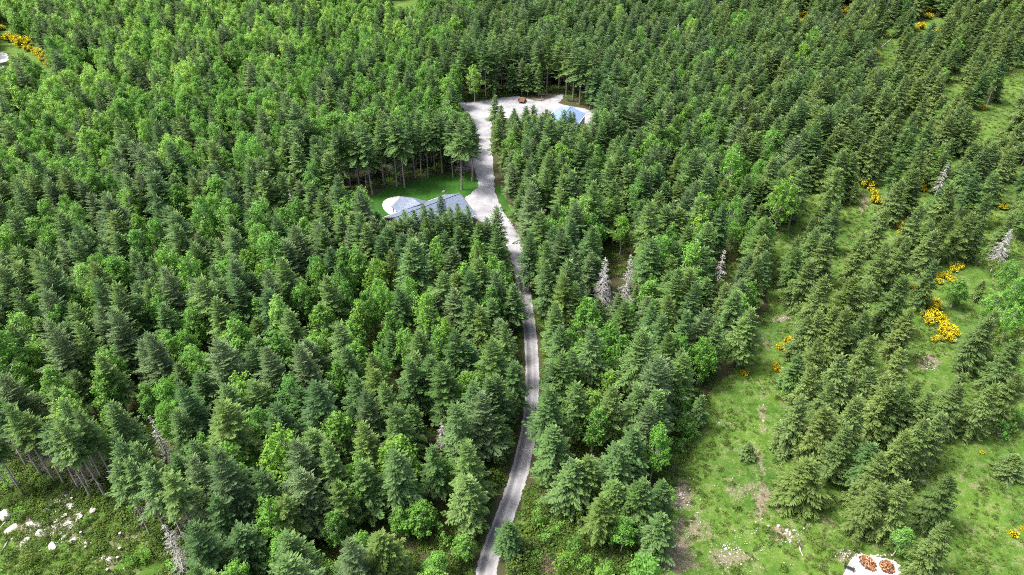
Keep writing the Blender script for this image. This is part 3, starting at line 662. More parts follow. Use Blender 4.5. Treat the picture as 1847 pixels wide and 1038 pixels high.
def zone_p(px, py):
    p = np.where(px < 905, .26, .22)
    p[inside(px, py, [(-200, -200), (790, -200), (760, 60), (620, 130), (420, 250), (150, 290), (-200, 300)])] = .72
    p[inside(px, py, [(540, 110), (840, 80), (850, 180), (740, 230), (560, 260)])] = .55
    p[inside(px, py, [(560, 420), (740, 420), (720, 640), (540, 560)])] = .62
    p[inside(px, py, [(980, 520), (1150, 520), (1150, 660), (990, 660)])] = .6
    p[inside(px, py, [(-200, 330), (560, 330), (560, 560), (-200, 700)])] = .36
    p[inside(px, py, [(850, -200), (1600, -200), (1560, 170), (1100, 170), (850, 130)])] = .10
    p[inside(px, py, [(1120, 170), (1400, 170), (1420, 380), (1180, 420)])] = .25
    p[px > 1430] = .03
    return p
isb = rng.random(n) < zone_p(tpx, tpy)
isy = rng.random(n) < np.where(tpx < 540, .7, .4)
kind = np.where(on_meadow, 'cedar_tree', np.where(rng.random(n) < .25, 'spruce_tree', 'fir_tree')).astype(object)
kind[(bpx > 1280) & ~on_meadow & (rng.random(n) < .4)] = 'cedar_tree'
kind[on_meadow & (rng.random(n) < .25)] = 'fir_tree'
kind[isb & isy] = 'alder_tree'; kind[isb & ~isy] = 'maple_tree'
kind[isb & isy & (rng.random(n) < np.where(inside(tpx, tpy, [(-200, -200), (800, -200), (760, 30), (560, 70), (380, 120), (120, 170), (-200, 200)]), .6, .12))] = 'sun_tinted_tree'  # commoner at the top left, where pale leaves imitate the sun patch
h_ = np.where(isb, h_ * np.where(isy, rng.uniform(.80, 1.0, n), rng.uniform(.68, .88, n)), h_ * rng.choice([1, 1, 1, .9, .78], n))
rad = np.array([VR[k] / VH[k] for k in kind]) * h_
def blocked(hh):
    bad = np.zeros(n, bool)
    for fz in (.12, .3, .45, .6, .75, .88, 1.0):
        prof = min(1.0, (1 - fz) * 1.5 + .05)
        for s in (-.75, 0, .75):
            x, y = proj(cx_ + s * rad * prof, cy_, hh * fz)
            for p in KEEP: bad |= inside(x, y, p)
    return bad
FOC = []
for t in T:
    if t['note'] in ('lawn', 'shop', 'stump'): continue
    fx, fy = proj(np.array(t['x']), np.array(t['y']), np.array(t['h'] * .98)); gx_, gy_ = proj(np.array(t['x']), np.array(t['y']), np.array(t['h'] * .66))
    FOC.append((float(fx), float(fy), float(gx_), float(gy_), t['y'], 1 if t['k'] in ('alder_tree', 'maple_tree') else .7))
_blk = blocked
def blocked(hh):
    bad = _blk(hh)
    for fz in (.55, .8, 1.0):
        for s in (-.6, 0, .6):
            x, y = proj(cx_ + s * rad * min(1, (1 - fz) * 1.5 + .05), cy_, hh * fz)
            for fx, fy, gx_, gy_, ty, k in FOC:
                bad |= (cy_ < ty) & (np.abs(x - (fx + gx_) / 2) < 9 * k) & (y > fy) & (y < fy + (gy_ - fy) * k)
    return bad
bad = blocked(h_)
for f in (.86, .72, .58):
    b2 = blocked(h_ * f); fix = bad & ~b2
    h_[fix] *= f; rad[fix] *= (f + .1); bad &= ~fix
gx2, gy2 = proj(cx_, cy_, h_)
vis = (~bad) & (gx2 > -90) & (gx2 < 1937) & (gy2 < 1095) & (gy2 > -500)
bx0, by0 = proj(cx_, cy_, np.zeros(n)); vis &= (by0 > -25)
for i in np.where(vis)[0]:
    T.append(dict(x=cx_[i], y=cy_[i], h=float(h_[i]), k=kind[i], w=float(rng.uniform(.95, 1.28)), note=None, ex=False))

# ------------------------------------------------------------------ build the trees
def road_dist(x, y):
    best = 1e9
    for a, b in zip(road_xy[:-1], road_xy[1:]):
        ab = b - a; t = min(1, max(0, ((x - a[0]) * ab[0] + (y - a[1]) * ab[1]) / (ab @ ab)))
        best = min(best, math.hypot(x - a[0] - t * ab[0], y - a[1] - t * ab[1]))
    return best
LOOK = {'sun_tinted_tree': ('sunlit-tinted yellow-green leafy tree', 'sun_tinted_broadleaf'), 'fir_tree': ('dark green fir', 'fir'), 'spruce_tree': ('grey-green spruce', 'spruce'), 'cedar_tree': ('olive drooping conifer', 'conifer'), 'alder_tree': ('pale leafy alder', 'alder'), 'maple_tree': ('bright green broadleaf maple', 'maple'), 'bare_fir': ('fir with long bare trunk', 'fir'), 'edge_fir': ('thin fir with long bare pale trunk', 'fir')}
def zone(t):
    px, py = proj(np.array(t['x']), np.array(t['y']), np.array(0.0)); px, py = float(px), float(py)
    nt_ = t['note']
    if nt_ == 'lawn': return 'on the edge of the mown lawn behind the house'
    if nt_ == 'shop': return 'along the back of the gravel yard behind the shop'
    if nt_ == 'stump': return 'beside the rocky clearing with stumps'
    if nt_ == 'round': return 'beside the yellow broom thicket'
    if nt_ == 'sapling': return 'standing alone in the grassy clearing'
    if bool(inside(np.array(px), np.array(py), MEADOW[0])) or nt_ == 'meadow':
        if py > 840: return 'on the grass near the firewood pad'
        if py > 560: return 'in the grove between the two grassy clearings'
        if py > 330: return 'scattered on the grass along the broom thickets'
        return 'in the far grassy field'
    if py < 165 + 40: return 'in the forest beyond the shop yard'
    left = px < np.interp(py, [200, 300, 420, 520, 690, 780, 900, 1040], [870, 872, 900, 945, 960, 953, 922, 876])
    rd = road_dist(t['x'], t['y'])
    if py > 500 and rd < 8: return 'right beside the driveway on its house side' if left else 'right beside the driveway on its meadow side'
    if left:
        if py > 880: return 'in the stand between driveway and stump clearing'
        if py > 400: return 'in the dense stand in front of the house'
        return 'in the forest past the lawn and house'
    if py > 640: return 'between driveway and grassy clearing'
    if py > 300: return 'in the dense stand across the driveway from the house'
    return 'in the trees in front of the shop roof'
def size_word(t):
    r = t['h'] / VH[t['k']]; w = t['w']
    return ('tall ' if r > 1.0 else ('short ' if r < .84 else '')) + ('slim ' if w < 1.0 else ('broad ' if w > 1.18 else ''))
ALLP = np.array([(t['x'], t['y']) for t in T]); ALLK = [t['k'] for t in T]
WORD = {'sun_tinted_tree': 'sun_tinted_broadleaf', 'fir_tree': 'fir', 'spruce_tree': 'spruce', 'cedar_tree': 'drooping conifer', 'alder_tree': 'alder', 'maple_tree': 'maple', 'bare_fir': 'bare-trunked fir', 'edge_fir': 'bare-trunked fir'}
LAND = [(at(x, y), w) for x, y, w in [(1530, 1028, 'bench'), (1740, 590, 'round dark tree'), (1430, 628, 'cream boulder'), (1770, 500, 'mossy dead conifer'), (943, 929, 'driveway boulder'), (800, 840, 'whitish dead conifer'), (1110, 580, 'silvery dead pair'), (1352, 840, 'lone young conifer'), (1565, 340, 'upper broom'), (1700, 590, 'broom thicket'), (700, 385, 'patio'), (940, 185, 'trailer'), (150, 965, 'stumps'), (1600, 470, 'bare stony patch'), (1622, 418, 'bright broom'), (1655, 868, 'pale fallen log'), (1806, 377, 'golden broom'), (1675, 655, 'stony patch')]]
def beside(t):
    d = np.hypot(ALLP[:, 0] - t['x'], ALLP[:, 1] - t['y']); near = [i for i in np.argsort(d)[1:7] if d[i] < 7.5]
    own = WORD[t['k']]; other = [WORD[ALLK[i]] for i in near if WORD[ALLK[i]] != own]
    if not other:
        best = min(LAND, key=lambda m: math.hypot(m[0].x - t['x'], m[0].y - t['y']))
        return f"near the {best[1]}, " if math.hypot(best[0].x - t['x'], best[0].y - t['y']) < 30 else ''
    a = other[0]
    art = 'an' if a[0] in 'aeiou' else 'a'
    b = next((q for q in other[1:] if q != a), None)
    if b: return f"between {art} {a} and {'an' if b[0] in 'aeiou' else 'a'} {b}, "
    return f"next to {art} {a}, "
def short(txt):
    w = txt.split()
    return txt if len(w) <= 16 else None
CAPS = {k: 295 for k in LOOK}
def shown(t):
    dep = t['y'] * CP + (CAM_H - t['h'] / 2) * SP
    px, py = proj(np.array(t['x']), np.array(t['y']), np.array(t['h'] * .9))
    if not (2 < px < 1845 and 2 < py < 1035): return 0
    return (t['h'] / dep) * (1.5 if t['ex'] else 1)
by_kind = {}
for t in T: by_kind.setdefault('fir_tree' if t['k'] in ('bare_fir', 'edge_fir') else t['k'], []).append(t)
rest = {}
counter = 0
for k, lst in by_kind.items():
    lst.sort(key=lambda t: -shown(t))
    for j, t in enumerate(lst):
        vi = int(rng.integers(len(VAR[t['k']]))); sc = t['h'] / VH[t['k']]; sxy = sc * t['w'] * (1 if sc > .7 else 1.12)
        rz = float(rng.uniform(0, 6.28))
        if j < 295 and shown(t) > 0:
            o = empty(k, (t['x'], t['y'], -.12), rz); o.scale = (sxy, sxy, sc)
            tl = rng.normal(0, .018, 2); o.rotation_euler = (float(tl[0]), float(tl[1]), rz)
            cm, tm = VAR[t['k']][vi]
            part('crown', cm, o); part('trunk', tm, o)
            look, cat = LOOK[t['k']]
            lab = next(q for q in (short(f"{size_word(t)}{look} {beside(t)}{zone(t)}"), short(f"{look} {beside(t)}{zone(t)}"), short(f"{size_word(t)}{look} {zone(t)}"), f"{look} {zone(t)}") if q)
            tag(o, lab, cat, f"{look} {zone(t)}")
            if t['note'] == 'round': o['label'] = 'round dark green leafy tree beside the yellow broom thicket'
            if t['note'] == 'sapling': o['label'] = 'small young conifer standing alone in the open grassy clearing'
        else:
            rest.setdefault(t['k'], []).append((t['x'], t['y'], -.12, sxy, sc, rz, vi))

# scattered masses as geometry-node instances
def scatter(name, pts, protos, label, objname=None):
    """pts rows: x y z sxy sz rz index; protos: list of lists of meshes (parallel)"""
    pts = np.asarray(pts, float)
    me = bpy.data.meshes.new(name); me.vertices.add(len(pts)); me.vertices.foreach_set('co', pts[:, :3].astype(np.float32).ravel())
    a = me.attributes.new('scl', 'FLOAT_VECTOR', 'POINT'); a.data.foreach_set('vector', np.stack([pts[:, 3], pts[:, 3], pts[:, 4]], 1).astype(np.float32).ravel())
    a = me.attributes.new('rot', 'FLOAT_VECTOR', 'POINT'); a.data.foreach_set('vector', np.stack([rng.normal(0, .02, len(pts)), rng.normal(0, .02, len(pts)), pts[:, 5]], 1).astype(np.float32).ravel())
    a = me.attributes.new('idx', 'INT', 'POINT'); a.data.foreach_set('value', pts[:, 6].astype(np.int32))
    o = part(name, me); tag(o, label, kind='stuff')
    ng = bpy.data.node_groups.new(name + '_spread', 'GeometryNodeTree')
    ng.interface.new_socket('Geometry', in_out='INPUT', socket_type='NodeSocketGeometry'); ng.interface.new_socket('Geometry', in_out='OUTPUT', socket_type='NodeSocketGeometry')
    gi, go = ng.nodes.new('NodeGroupInput'), ng.nodes.new('NodeGroupOutput'); J = ng.nodes.new('GeometryNodeJoinGeometry')
    def named(n, t):
        q = ng.nodes.new('GeometryNodeInputNamedAttribute'); q.data_type = t; q.inputs[0].default_value = n
        return next(s for s in q.outputs if s.enabled)
    for pi, plist in enumerate(protos):
        c = bpy.data.collections.new(f'{name}_source_{pi}')
        for q, m_ in enumerate(plist): c.objects.link(bpy.data.objects.new(f'{name}_{pi}_{q:02d}', m_))
        ci = ng.nodes.new('GeometryNodeCollectionInfo'); ci.inputs[0].default_value = c; ci.inputs[1].default_value = True; ci.inputs[2].default_value = True
        ip = ng.nodes.new('GeometryNodeInstanceOnPoints')
        ng.links.new(gi.outputs[0], ip.inputs['Points']); ng.links.new(ci.outputs[0], ip.inputs['Instance']); ip.inputs['Pick Instance'].default_value = True
        ng.links.new(named('idx', 'INT'), ip.inputs['Instance Index']); ng.links.new(named('rot', 'FLOAT_VECTOR'), ip.inputs['Rotation']); ng.links.new(named('scl', 'FLOAT_VECTOR'), ip.inputs['Scale'])
        ng.links.new(ip.outputs[0], J.inputs[0])
    ng.links.new(J.outputs[0], go.inputs[0])
    md = o.modifiers.new('spread', 'NODES'); md.node_group = ng
    return o
STUFF = {'sun_tinted_tree': ('sun_tinted_forest', 'sunlit-tinted yellow-green trees of the wider forest, one mass'), 'fir_tree': ('fir_forest', 'dark firs of the wider forest, one mass'), 'spruce_tree': ('spruce_forest', 'grey-green spruces of the wider forest, one mass'), 'cedar_tree': ('far_conifers', 'olive conifers in the far field, one mass'), 'bare_fir': ('bare_trunk_firs', 'bare trunked firs at the forest edge'), 'edge_fir': ('thin_trunk_firs', 'thin bare trunked firs at the clearing edge'), 'alder_tree': ('alder_forest', 'pale alders of the wider forest, one mass'), 'maple_tree': ('maple_forest', 'bright maples of the wider forest, one mass')}
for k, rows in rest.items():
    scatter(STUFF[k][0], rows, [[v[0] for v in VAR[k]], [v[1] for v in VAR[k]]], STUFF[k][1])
print('TREES', {k: len(v) for k, v in by_kind.items()}, {k: len(v) for k, v in rest.items()})

# ------------------------------------------------------------------ dead trees
SNAG = [(1093, 463, 18, 2.4, 1.1, 'silvery dead conifer with dense bare branches, the fuller of a pair'), (1138, 458, 18, 2.1, .8, 'slender grey dead conifer beside a fuller silvery one'), (1307, 448, 12, 1.7, .9, 'small grey dead conifer among dark firs by the grassy track'),
        (1826, 412, 13, 2.2, 1.3, 'pale dead conifer with mossy branches by the pale alders'), (796, 762, 9, 1.5, 1.0, 'small whitish dead conifer near the driveway'), (293, 944, 13, 2.0, .9, 'bleached dead conifer at the edge of the stump clearing'),
        (268, 748, 15, 1.2, .7, 'thin bleached dead tree beside a leafy maple in the front stand'), (1328, 252, 16, 1.4, .7, 'grey dead conifer in the stand across the driveway'), (1345, 178, 17, 1.4, .7, 'grey dead spire in the forest beyond the shop'), (1224, 40, 16, 1.8, .9, 'pale grey dead tree in the far forest'), (520, 338, 15, 1.2, .6, 'thin yellowish dead treetop above the front stand'), (1712, 292, 12, 1.6, .8, 'weathered dead conifer in the far grassy field')]
for q, (x, y, h, r, dn, lab) in enumerate(SNAG):
    p = at(x, y, h); o = empty('dead_tree', (p.x, p.y, -.1), q)
    v, f = snag(700 + q, h, r, dn, .3 if q not in (5,) else .12); part('branches', mesh('branches', v, f, M['deadwood']), o)
    v, f = trunk(700 + q, h, .15); part('trunk', mesh('trunk', v, f, M['deadwood']), o)
    tag(o, lab, 'dead tree', 'dead bare trees')

# ------------------------------------------------------------------ bushes
SHV = []
for i in range(5):
    c, l = broadleaf(900 + i, 3.4, 1.5, .55, .42, clumps=26, per=60, leaf=.12, cr=(.3, .6), wild=.15)
    B_ = [[0, 0, 0, math.cos(q) * .7, math.sin(q) * .7, 1.9, .04, .02] for q in np.linspace(0, 6.28, 7)]
    SHV.append((c, l, branch_strips(B_)))
SHM = [[mesh('foliage', c[0], c[1], M[mk], c[2]) for mk in ('brushleaf', 'maple', 'alder')] + [mesh('stem', st[0], st[1], M['bark'])] for c, l, st in SHV]
def bushes(lst, label, group):
    for (x, y, wpx, col) in lst:
        p = at(x, y); dep = p.y * CP + CAM_H * SP; sc = wpx * dep / FPX / 3.0; q = random.randrange(5)
        o = empty('bush', (p.x, p.y, -.05), random.uniform(0, 6.28)); o.scale = (sc, sc, sc * random.uniform(.8, 1.05))
        part('foliage', SHM[q][col], o); part('stem', SHM[q][3], o); tag(o, label, 'bush', group)
bushes([(968, 945, 40, 1), (992, 915, 34, 0), (1015, 895, 36, 0), (1030, 935, 44, 0), (985, 975, 34, 1), (1050, 960, 40, 0), (1005, 960, 30, 2), (960, 990, 34, 0), (940, 1005, 40, 0), (1040, 1000, 44, 1), (1060, 1030, 40, 2), (1015, 1025, 40, 2), (930, 1040, 44, 0), (955, 1030, 36, 0), (1075, 985, 40, 0), (1085, 920, 38, 0), (1055, 905, 34, 0), (965, 1012, 30, 1), (1090, 1040, 40, 1)], 'leafy bush in the thicket beside the driveway boulder', 'bushes by the driveway boulder')
bushes([(895, 830, 30, 1), (905, 850, 28, 0), (890, 870, 34, 0), (880, 900, 34, 1), (865, 925, 36, 0), (885, 800, 28, 1), (850, 960, 38, 0), (838, 1000, 40, 1), (815, 1030, 40, 0), (910, 800, 24, 0), (800, 985, 36, 2)], 'leafy bush on the bank across the driveway from the boulder', 'bushes on the driveway bank')
bushes([(1225, 815, 38, 1), (1245, 790, 36, 1), (1215, 850, 34, 0), (1262, 770, 30, 0), (1238, 765, 34, 1), (1205, 905, 36, 1), (1210, 950, 30, 1), (1200, 880, 30, 0)], 'bright green bush along the edge of the grassy clearing', 'bushes along the grassy clearing')
bushes([(42, 935, 28, 2), (20, 880, 36, 2), (55, 895, 34, 0), (90, 880, 32, 2), (25, 910, 30, 0), (230, 905, 34, 0), (250, 925, 30, 2), (120, 890, 24, 0), (265, 1010, 34, 2), (240, 1020, 28, 2), (280, 985, 32, 0), (320, 1030, 34, 2), (345, 1010, 30, 0), (60, 1015, 24, 0), (160, 945, 18, 2)], 'yellow-green bush around the rocky stump clearing', 'bushes round the stump clearing')
bushes([(1500, 905, 30, 0), (1540, 990, 26, 0), (1640, 1020, 40, 2), (1600, 990, 34, 0), (1480, 985, 20, 0), (1345, 838, 10, 2), (1385, 985, 12, 1)], 'low leafy bush near the firewood pad', 'bushes near the firewood pad')
bushes([(1790, 620, 34, 0), (1810, 650, 38, 1), (1830, 620, 36, 0), (1770, 640, 30, 0), (1830, 700, 40, 2), (1800, 790, 44, 1), (1835, 770, 44, 1), (1760, 480, 30, 0), (1790, 500, 34, 0)], 'spreading green bush below the round dark tree', 'bushes by the round tree')
bushes([(640, 352, 12, 0), (680, 338, 14, 0), (706, 332, 12, 1), (742, 322, 14, 0), (770, 316, 12, 1), (800, 310, 12, 0), (905, 380, 10, 1), (918, 392, 12, 1), (925, 405, 10, 0)], 'small bush at the edge of the lawn trees', 'bushes at the lawn edge')
bushes([(838, 182, 14, 1), (858, 180, 14, 0), (880, 176, 12, 1), (930, 166, 14, 2), (948, 169, 12, 1), (1025, 183, 12, 1), (1058, 190, 12, 1), (1078, 198, 12, 1), (1086, 202, 14, 1)], 'small green bush behind the gravel yard', 'bushes behind the gravel yard')

# ------------------------------------------------------------------ house
def house():
    R1, R2 = at(829.5, 349, 7.0), at(712.4, 392, 7.0)
    d = (R1 - R2).normalized(); nb = Vector((-d.y, d.x, 0))            # nb: towards the lawn
    L = (R1 - R2).length; ctr = (R1 + R2) / 2; ctr.z = 0
    o = empty('house', ctr, math.atan2(d.y, d.x))
    HW, EZ, RZ = 7.6, 3.35, 7.0
    hl = L / 2
    # walls
    w = MB(); bx = hl - .5; by = HW - .7
    w.v += [(-bx, -by, -.1), (bx, -by, -.1), (bx, by, -.1), (-bx, by, -.1), (-bx, -by, 3.45), (bx, -by, 3.45), (bx, by, 3.45), (-bx, by, 3.45), (bx, 0, 6.75), (-bx, 0, 6.75)]
    w.f += [(0, 1, 5, 4), (2, 3, 7, 6), (1, 2, 6, 8, 5), (3, 0, 4, 9, 7)]
    wall = w.part('wall', M['siding'], o)
    for s in (-1, 1):
        MB().slab([(-hl, 0, RZ), (hl, 0, RZ), (hl, s * HW, EZ), (-hl, s * HW, EZ)][::-s], .16).part('roof_slope', M['shingle'], o)
    MB().box((0, 0, RZ + .02), (L, .32, .10)).part('ridge_cap', M['shingle'], o)
    for s in (-1, 1):
        MB().box((0, s * (HW + .05), EZ - .12), (L, .12, .2)).part('gutter', M['trim'], o)
        MB().slab([(s * (hl + .03), -HW, EZ + .02), (s * (hl + .03), 0, RZ + .02), (s * (hl + .12), 0, RZ + .02), (s * (hl + .12), -HW, EZ + .02)], .3).part('fascia', M['fascia'], o)
        MB().slab([(s * (hl + .03), HW, EZ + .02), (s * (hl + .03), 0, RZ + .02), (s * (hl + .12), 0, RZ + .02), (s * (hl + .12), HW, EZ + .02)], .3).part('fascia', M['fascia'], o)
    for x in (-7, -3, 3, 7):
        for s in (-1, 1):
            fr = MB().box((x, s * (by + .03), 1.6), (1.5, .1, 1.3)).part('window', M['trim'], o)
            MB().box((x, s * (by + .05), 1.6), (1.3, .1, 1.1)).part('pane', M['glass'], fr)
    dr_ = MB().box((0, by + .04, 1.05), (1.0, .12, 2.1)).part('door', M['trim'], o); MB().box((.38, by + .13, 1.0), (.06, .08, .14)).part('handle', M['black'], dr_)
    for x in (-4.6, -1.4): MB().box((bx + .04, x * .9, 1.2), (.12, 2.7, 2.3)).part('garage_door', M['trim'], o)
    # lower porch roof at the far end of the ridge
    MB().slab([(-hl - 3.4, -7.4, 2.5), (-hl + .4, -7.4, 3.3), (-hl + .4, 3.5, 3.3), (-hl - 3.4, 3.5, 2.5)], .14).part('porch_roof', M['shingle'], o)
    for y in (-7.0, -2, 3.1): MB().box((-hl - 3.2, y, 1.25), (.16, .16, 2.7)).part('post', M['trim'], o)
    # back wing over the patio: hipped roof following the outline in view
    inv = o.matrix_basis.inverted() if False else None
    bpy.context.view_layer.update(); mi = o.matrix_world.inverted()
    A, J = mi @ at(744.8, 356.8, 5.3), mi @ at(760, 368, 5.3)
    B, C, D = mi @ at(723.7, 354.5, 3.5), mi @ at(705.2, 372.5, 3.1), mi @ at(718, 383, 3.1)
    E_ = A + Vector((1.5, 2.2, -2.0)); G = J + Vector((5.0, 1.0, -1.9))
    MB().slab([A, B, C, D, J], .15).part('wing_roof', M['shingle'], o)
    MB().slab([A, J, G, E_], .15).part('wing_roof', M['shingle'], o)
    MB().slab([A, E_, B], .15).part('wing_roof', M['shingle'], o)
    for p in (C, B, E_):
        q = p * .93 + J * .07; MB().box((q.x, q.y, 1.5), (.18, .18, 3.0)).part('post', M['fascia'], o)
    MB().slab([(x, y, 2.6) for x, y in [((D.x + J.x) / 2, (D.y + J.y) / 2), (J.x, J.y), (J.x - .6, J.y + 3.4), (D.x + .8, D.y + 2.6)]], 2.7).part('wing_wall', M['siding'], o)
    # vent pipes on the roof
    for x, y in ((4, -2.6), (-2, -3.4)):
        MB().tube([(x, y, RZ - abs(y) * .48 - .1), (x, y, RZ - abs(y) * .48 + .45)], .09, 8).part('vent_pipe', M['fascia'], o)
    tag(o, 'long house with slate blue shingle gable roof beside the mown lawn', 'house')
house()

def shop():
    L1, R1 = at(1001, 198, 4.0), at(1057, 206, 4.0)
    across = (R1 - L1); W = across.length; across.normalize()
    along = Vector((across.y, -across.x, 0))                      # towards the camera
    if along.y > 0: along = -along
    LEN = 16.0; ctr = (L1 + R1) / 2 + along * LEN / 2; ctr.z = 0
    o = empty('shop_building', ctr, math.atan2(along.y, along.x))
    HL, HW, EZ, RZ = LEN / 2, W / 2, 4.0, 6.1
    b = MB(); bx, by = HL - .3, HW - .3
    b.v += [(-bx, -by, -.1), (bx, -by, -.1), (bx, by, -.1), (-bx, by, -.1), (-bx, -by, 3.95), (bx, -by, 3.95), (bx, by, 3.95), (-bx, by, 3.95), (bx, 0, 5.9), (-bx, 0, 5.9)]
    b.f += [(0, 1, 5, 4), (2, 3, 7, 6), (1, 2, 6, 8, 5), (3, 0, 4, 9, 7)]
    b.part('wall', M['siding'], o)
    for s in (-1, 1):
        MB().slab([(-HL, 0, RZ), (HL, 0, RZ), (HL, s * HW, EZ), (-HL, s * HW, EZ)][::-s], .1).part('roof_slope', M['metalroof'], o)
    MB().box((0, 0, RZ + .03), (LEN, .4, .08)).part('ridge_cap', M['metalroof'], o)
    for s in (-1, 1): MB().box((0, s * (HW + .05), EZ - .1), (LEN, .1, .18)).part('gutter', M['trim'], o)
    for y in (-2.8, 2.8):
        dd = MB().box((-bx - .04, y, 1.7), (.1, 3.4, 3.4)).part('roller_door', M['trim'], o); MB().box((-bx - .1, y, .4), (.08, .3, .08)).part('handle', M['black'], dd)
    for x in (-4, 4):
        fr = MB().box((x, by + .03, 2.0), (1.3, .1, .9)).part('window', M['trim'], o); MB().box((x, by + .05, 2.0), (1.1, .1, .7)).part('pane', M['glass'], fr)
    tag(o, 'shop building with light blue metal gable roof on the gravel yard', 'shop')
shop()

def trailer():
    a, b = at(943.5, 179.7), at(939.7, 188.0); d = (b - a).normalized(); c = (a + b) / 2
    o = empty('utility_trailer', (c.x, c.y, .03), math.atan2(d.y, d.x))
    for i in range(9): MB().box((0, -1.0 + i * .25, .72), (4.2, .238, .05)).part('plank', M['rust'], o)
    f = MB()
    for y in (-1.17, 1.17): f.box((0, y, .66), (4.4, .1, .16))
    for x in (-2.15, -1, 0, 1, 2.15): f.box((x, 0, .6), (.1, 2.3, .1))
    f.part('frame', M['black'], o)
    for y in (-1.17, 1.17):
        rl = MB().box((0, y, 1.05), (4.3, .06, .06))
        for x in (-2.1, -.7, .7, 2.1): rl.box((x, y, .9), (.06, .06, .36))
        rl.part('side_rail', M['rust'], o)
    MB().tube([(2.2, -.8, .6), (3.4, 0, .55), (2.2, .8, .6)], .05, 6).part('drawbar', M['black'], o)
    for x in (-.5, .4):
        for y in (-1.38, 1.38):
            wv = MB().tube([(x, y - .11, .35), (x, y + .11, .35)], .35, 16).part('wheel', M['rubber'], o)
            MB().tube([(x, y - .12, .35), (x, y + .12, .35)], .18, 10).part('rim', M['trim'], wv)
    for y in (-1.4, 1.4): MB().box((-.05, y, .78), (1.9, .3, .04)).part('fender', M['black'], o)
    for y in (-1.0, 1.0): MB().box((2.24, y, .68), (.05, .14, .1)).part('tail_light', M['trim'], o)
    tag(o, 'rusty brown flat utility trailer parked on the gravel yard', 'trailer')
trailer()

def bench():
    a, b = at(1522.5, 1024), at(1538.5, 1031); d = (b - a).normalized(); c = (a + b) / 2
    o = empty('bench', (c.x, c.y, .03), math.atan2(d.y, d.x))
    for i in range(4): MB().box((0, -.2 + i * .13, .44), (1.55, .11, .035)).part('seat_slat', M['black'], o)
    bk = MB().box((0, .28, .9), (1.55, .05, .06)).box((0, .26, .55), (1.55, .05, .06))
    for i in range(9): bk.box((-.7 + i * .175, .27, .72), (.03, .03, .34))
    bk.part('backrest', M['black'], o)
    for x in (-.7, .7):
        MB().box((x, -.22, .21), (.06, .06, .44)).part('leg', M['black'], o); MB().box((x, .27, .45), (.06, .06, .92)).part('leg', M['black'], o)
        MB().box((x, .02, .64), (.06, .56, .04)).part('armrest', M['black'], o)
    tag(o, 'black metal bench with barred back on the gravel pad', 'bench')
bench()

def firewood(cx, cy, rx, ry, seed, lab):
    g = np.random.default_rng(seed); c = at(cx, cy); o = empty('firewood_heap', (c.x, c.y, .03), .35)
    mb = MB()
    for i in range(230):
        a, rr = g.uniform(0, 6.28), math.sqrt(g.random()); x, y = rx * rr * math.cos(a), ry * rr * math.sin(a)
        rr *= g.uniform(.75, 1.15); z = .10 + 1.15 * max(0, 1 - rr ** 1.3) * g.random() ** .35
        d = unit(np.array([g.normal(), g.normal(), g.normal(0, .35)])); L = g.uniform(.18, .27); r = g.uniform(.06, .12)
        mb.tube([np.array([x, y, z]) - d * L, np.array([x, y, z]) + d * L], r, 3)
    p = part('split_logs', mesh('split_logs', mb.v, mb.f, M['splitwood'], np.repeat(g.random(230), 6)), o); p['kind'] = 'stuff'
    tag(o, lab, 'firewood heap', 'heaps of split firewood')
firewood(1564, 1017, 1.1, 1.35, 1, 'longer heap of split firewood beside the black bench')
firewood(1599, 1024, 1.05, 1.05, 2, 'rounder heap of orange split firewood under the conifer edge')

# ------------------------------------------------------------------ rocks, stumps, logs
def rock_mesh(seed, sx=1, sy=1, sz=.7):
    import bmesh
    g = random.Random(seed); bm = bmesh.new(); bmesh.ops.create_icosphere(bm, subdivisions=2, radius=1)
    cuts = [(Vector((g.gauss(0, 1), g.gauss(0, 1), g.gauss(0, .8))).normalized(), g.uniform(.55, .9)) for _ in range(9)]
    for v in bm.verts:
        for n_, dd in cuts:
            e = v.co.dot(n_) - dd
            if e > 0: v.co -= n_ * e
        v.co = Vector((v.co.x * sx, v.co.y * sy, v.co.z * sz)) * g.uniform(.95, 1.05)
    me = bpy.data.meshes.new('rock'); bm.to_mesh(me); bm.free(); me.materials.append(M['rock']); return me
ROCKM = [rock_mesh(i, 1, random.uniform(.6, .95), random.uniform(.45, .75)) for i in range(10)]
for i, (x, y, wpx, lab) in enumerate([(800, 347, 7, 'round white boulder on the lawn behind the house'), (977, 176.5, 6, 'white boulder at the back edge of the gravel yard'), (943.5, 929, 10, 'cream boulder on the grass verge of the driveway'), (1430, 628, 13, 'cream boulder behind the yellow broom by the track'), (1412, 666, 11, 'pale boulder beside the smaller broom by the track'),
        (12, 932, 30, 'large white boulder at the rim of the stump clearing'), (169, 921, 16, 'white block of rock beneath the bare trunks'), (75, 966, 26, 'flat white rock in the middle of the stump clearing'), (1404, 950, 8, 'white stone in the rock cluster by the meadow track'), (1432, 958, 7, 'rounded white stone beside a conifer on the meadow'), (1420, 958, 9, 'greyish stone in the rock cluster by the meadow'), (1408, 760, 8, 'grey rock at the foot of the grove'), (1003, 968, 8, 'white rock among bushes beside the driveway'), (1206, 835, 5, 'small white stone at the edge of the bushes'), (1297, 764, 4, 'small white stone in the meadow grass'), (1578, 68, 4, 'white stone in the far grassy clearing'), (1545, 1000, 6, 'pale stone at the rim of the gravel pad')]):
    p = at(x, y); dep = p.y * CP + CAM_H * SP; s = wpx * dep / FPX / 2
    o = part('boulder', ROCKM[i % 10], None, (p.x, p.y, .25 * s)); o.scale = (s, s, s); o.rotation_euler = (0, 0, i * 1.3); tag(o, lab, 'boulder', 'pale boulders')
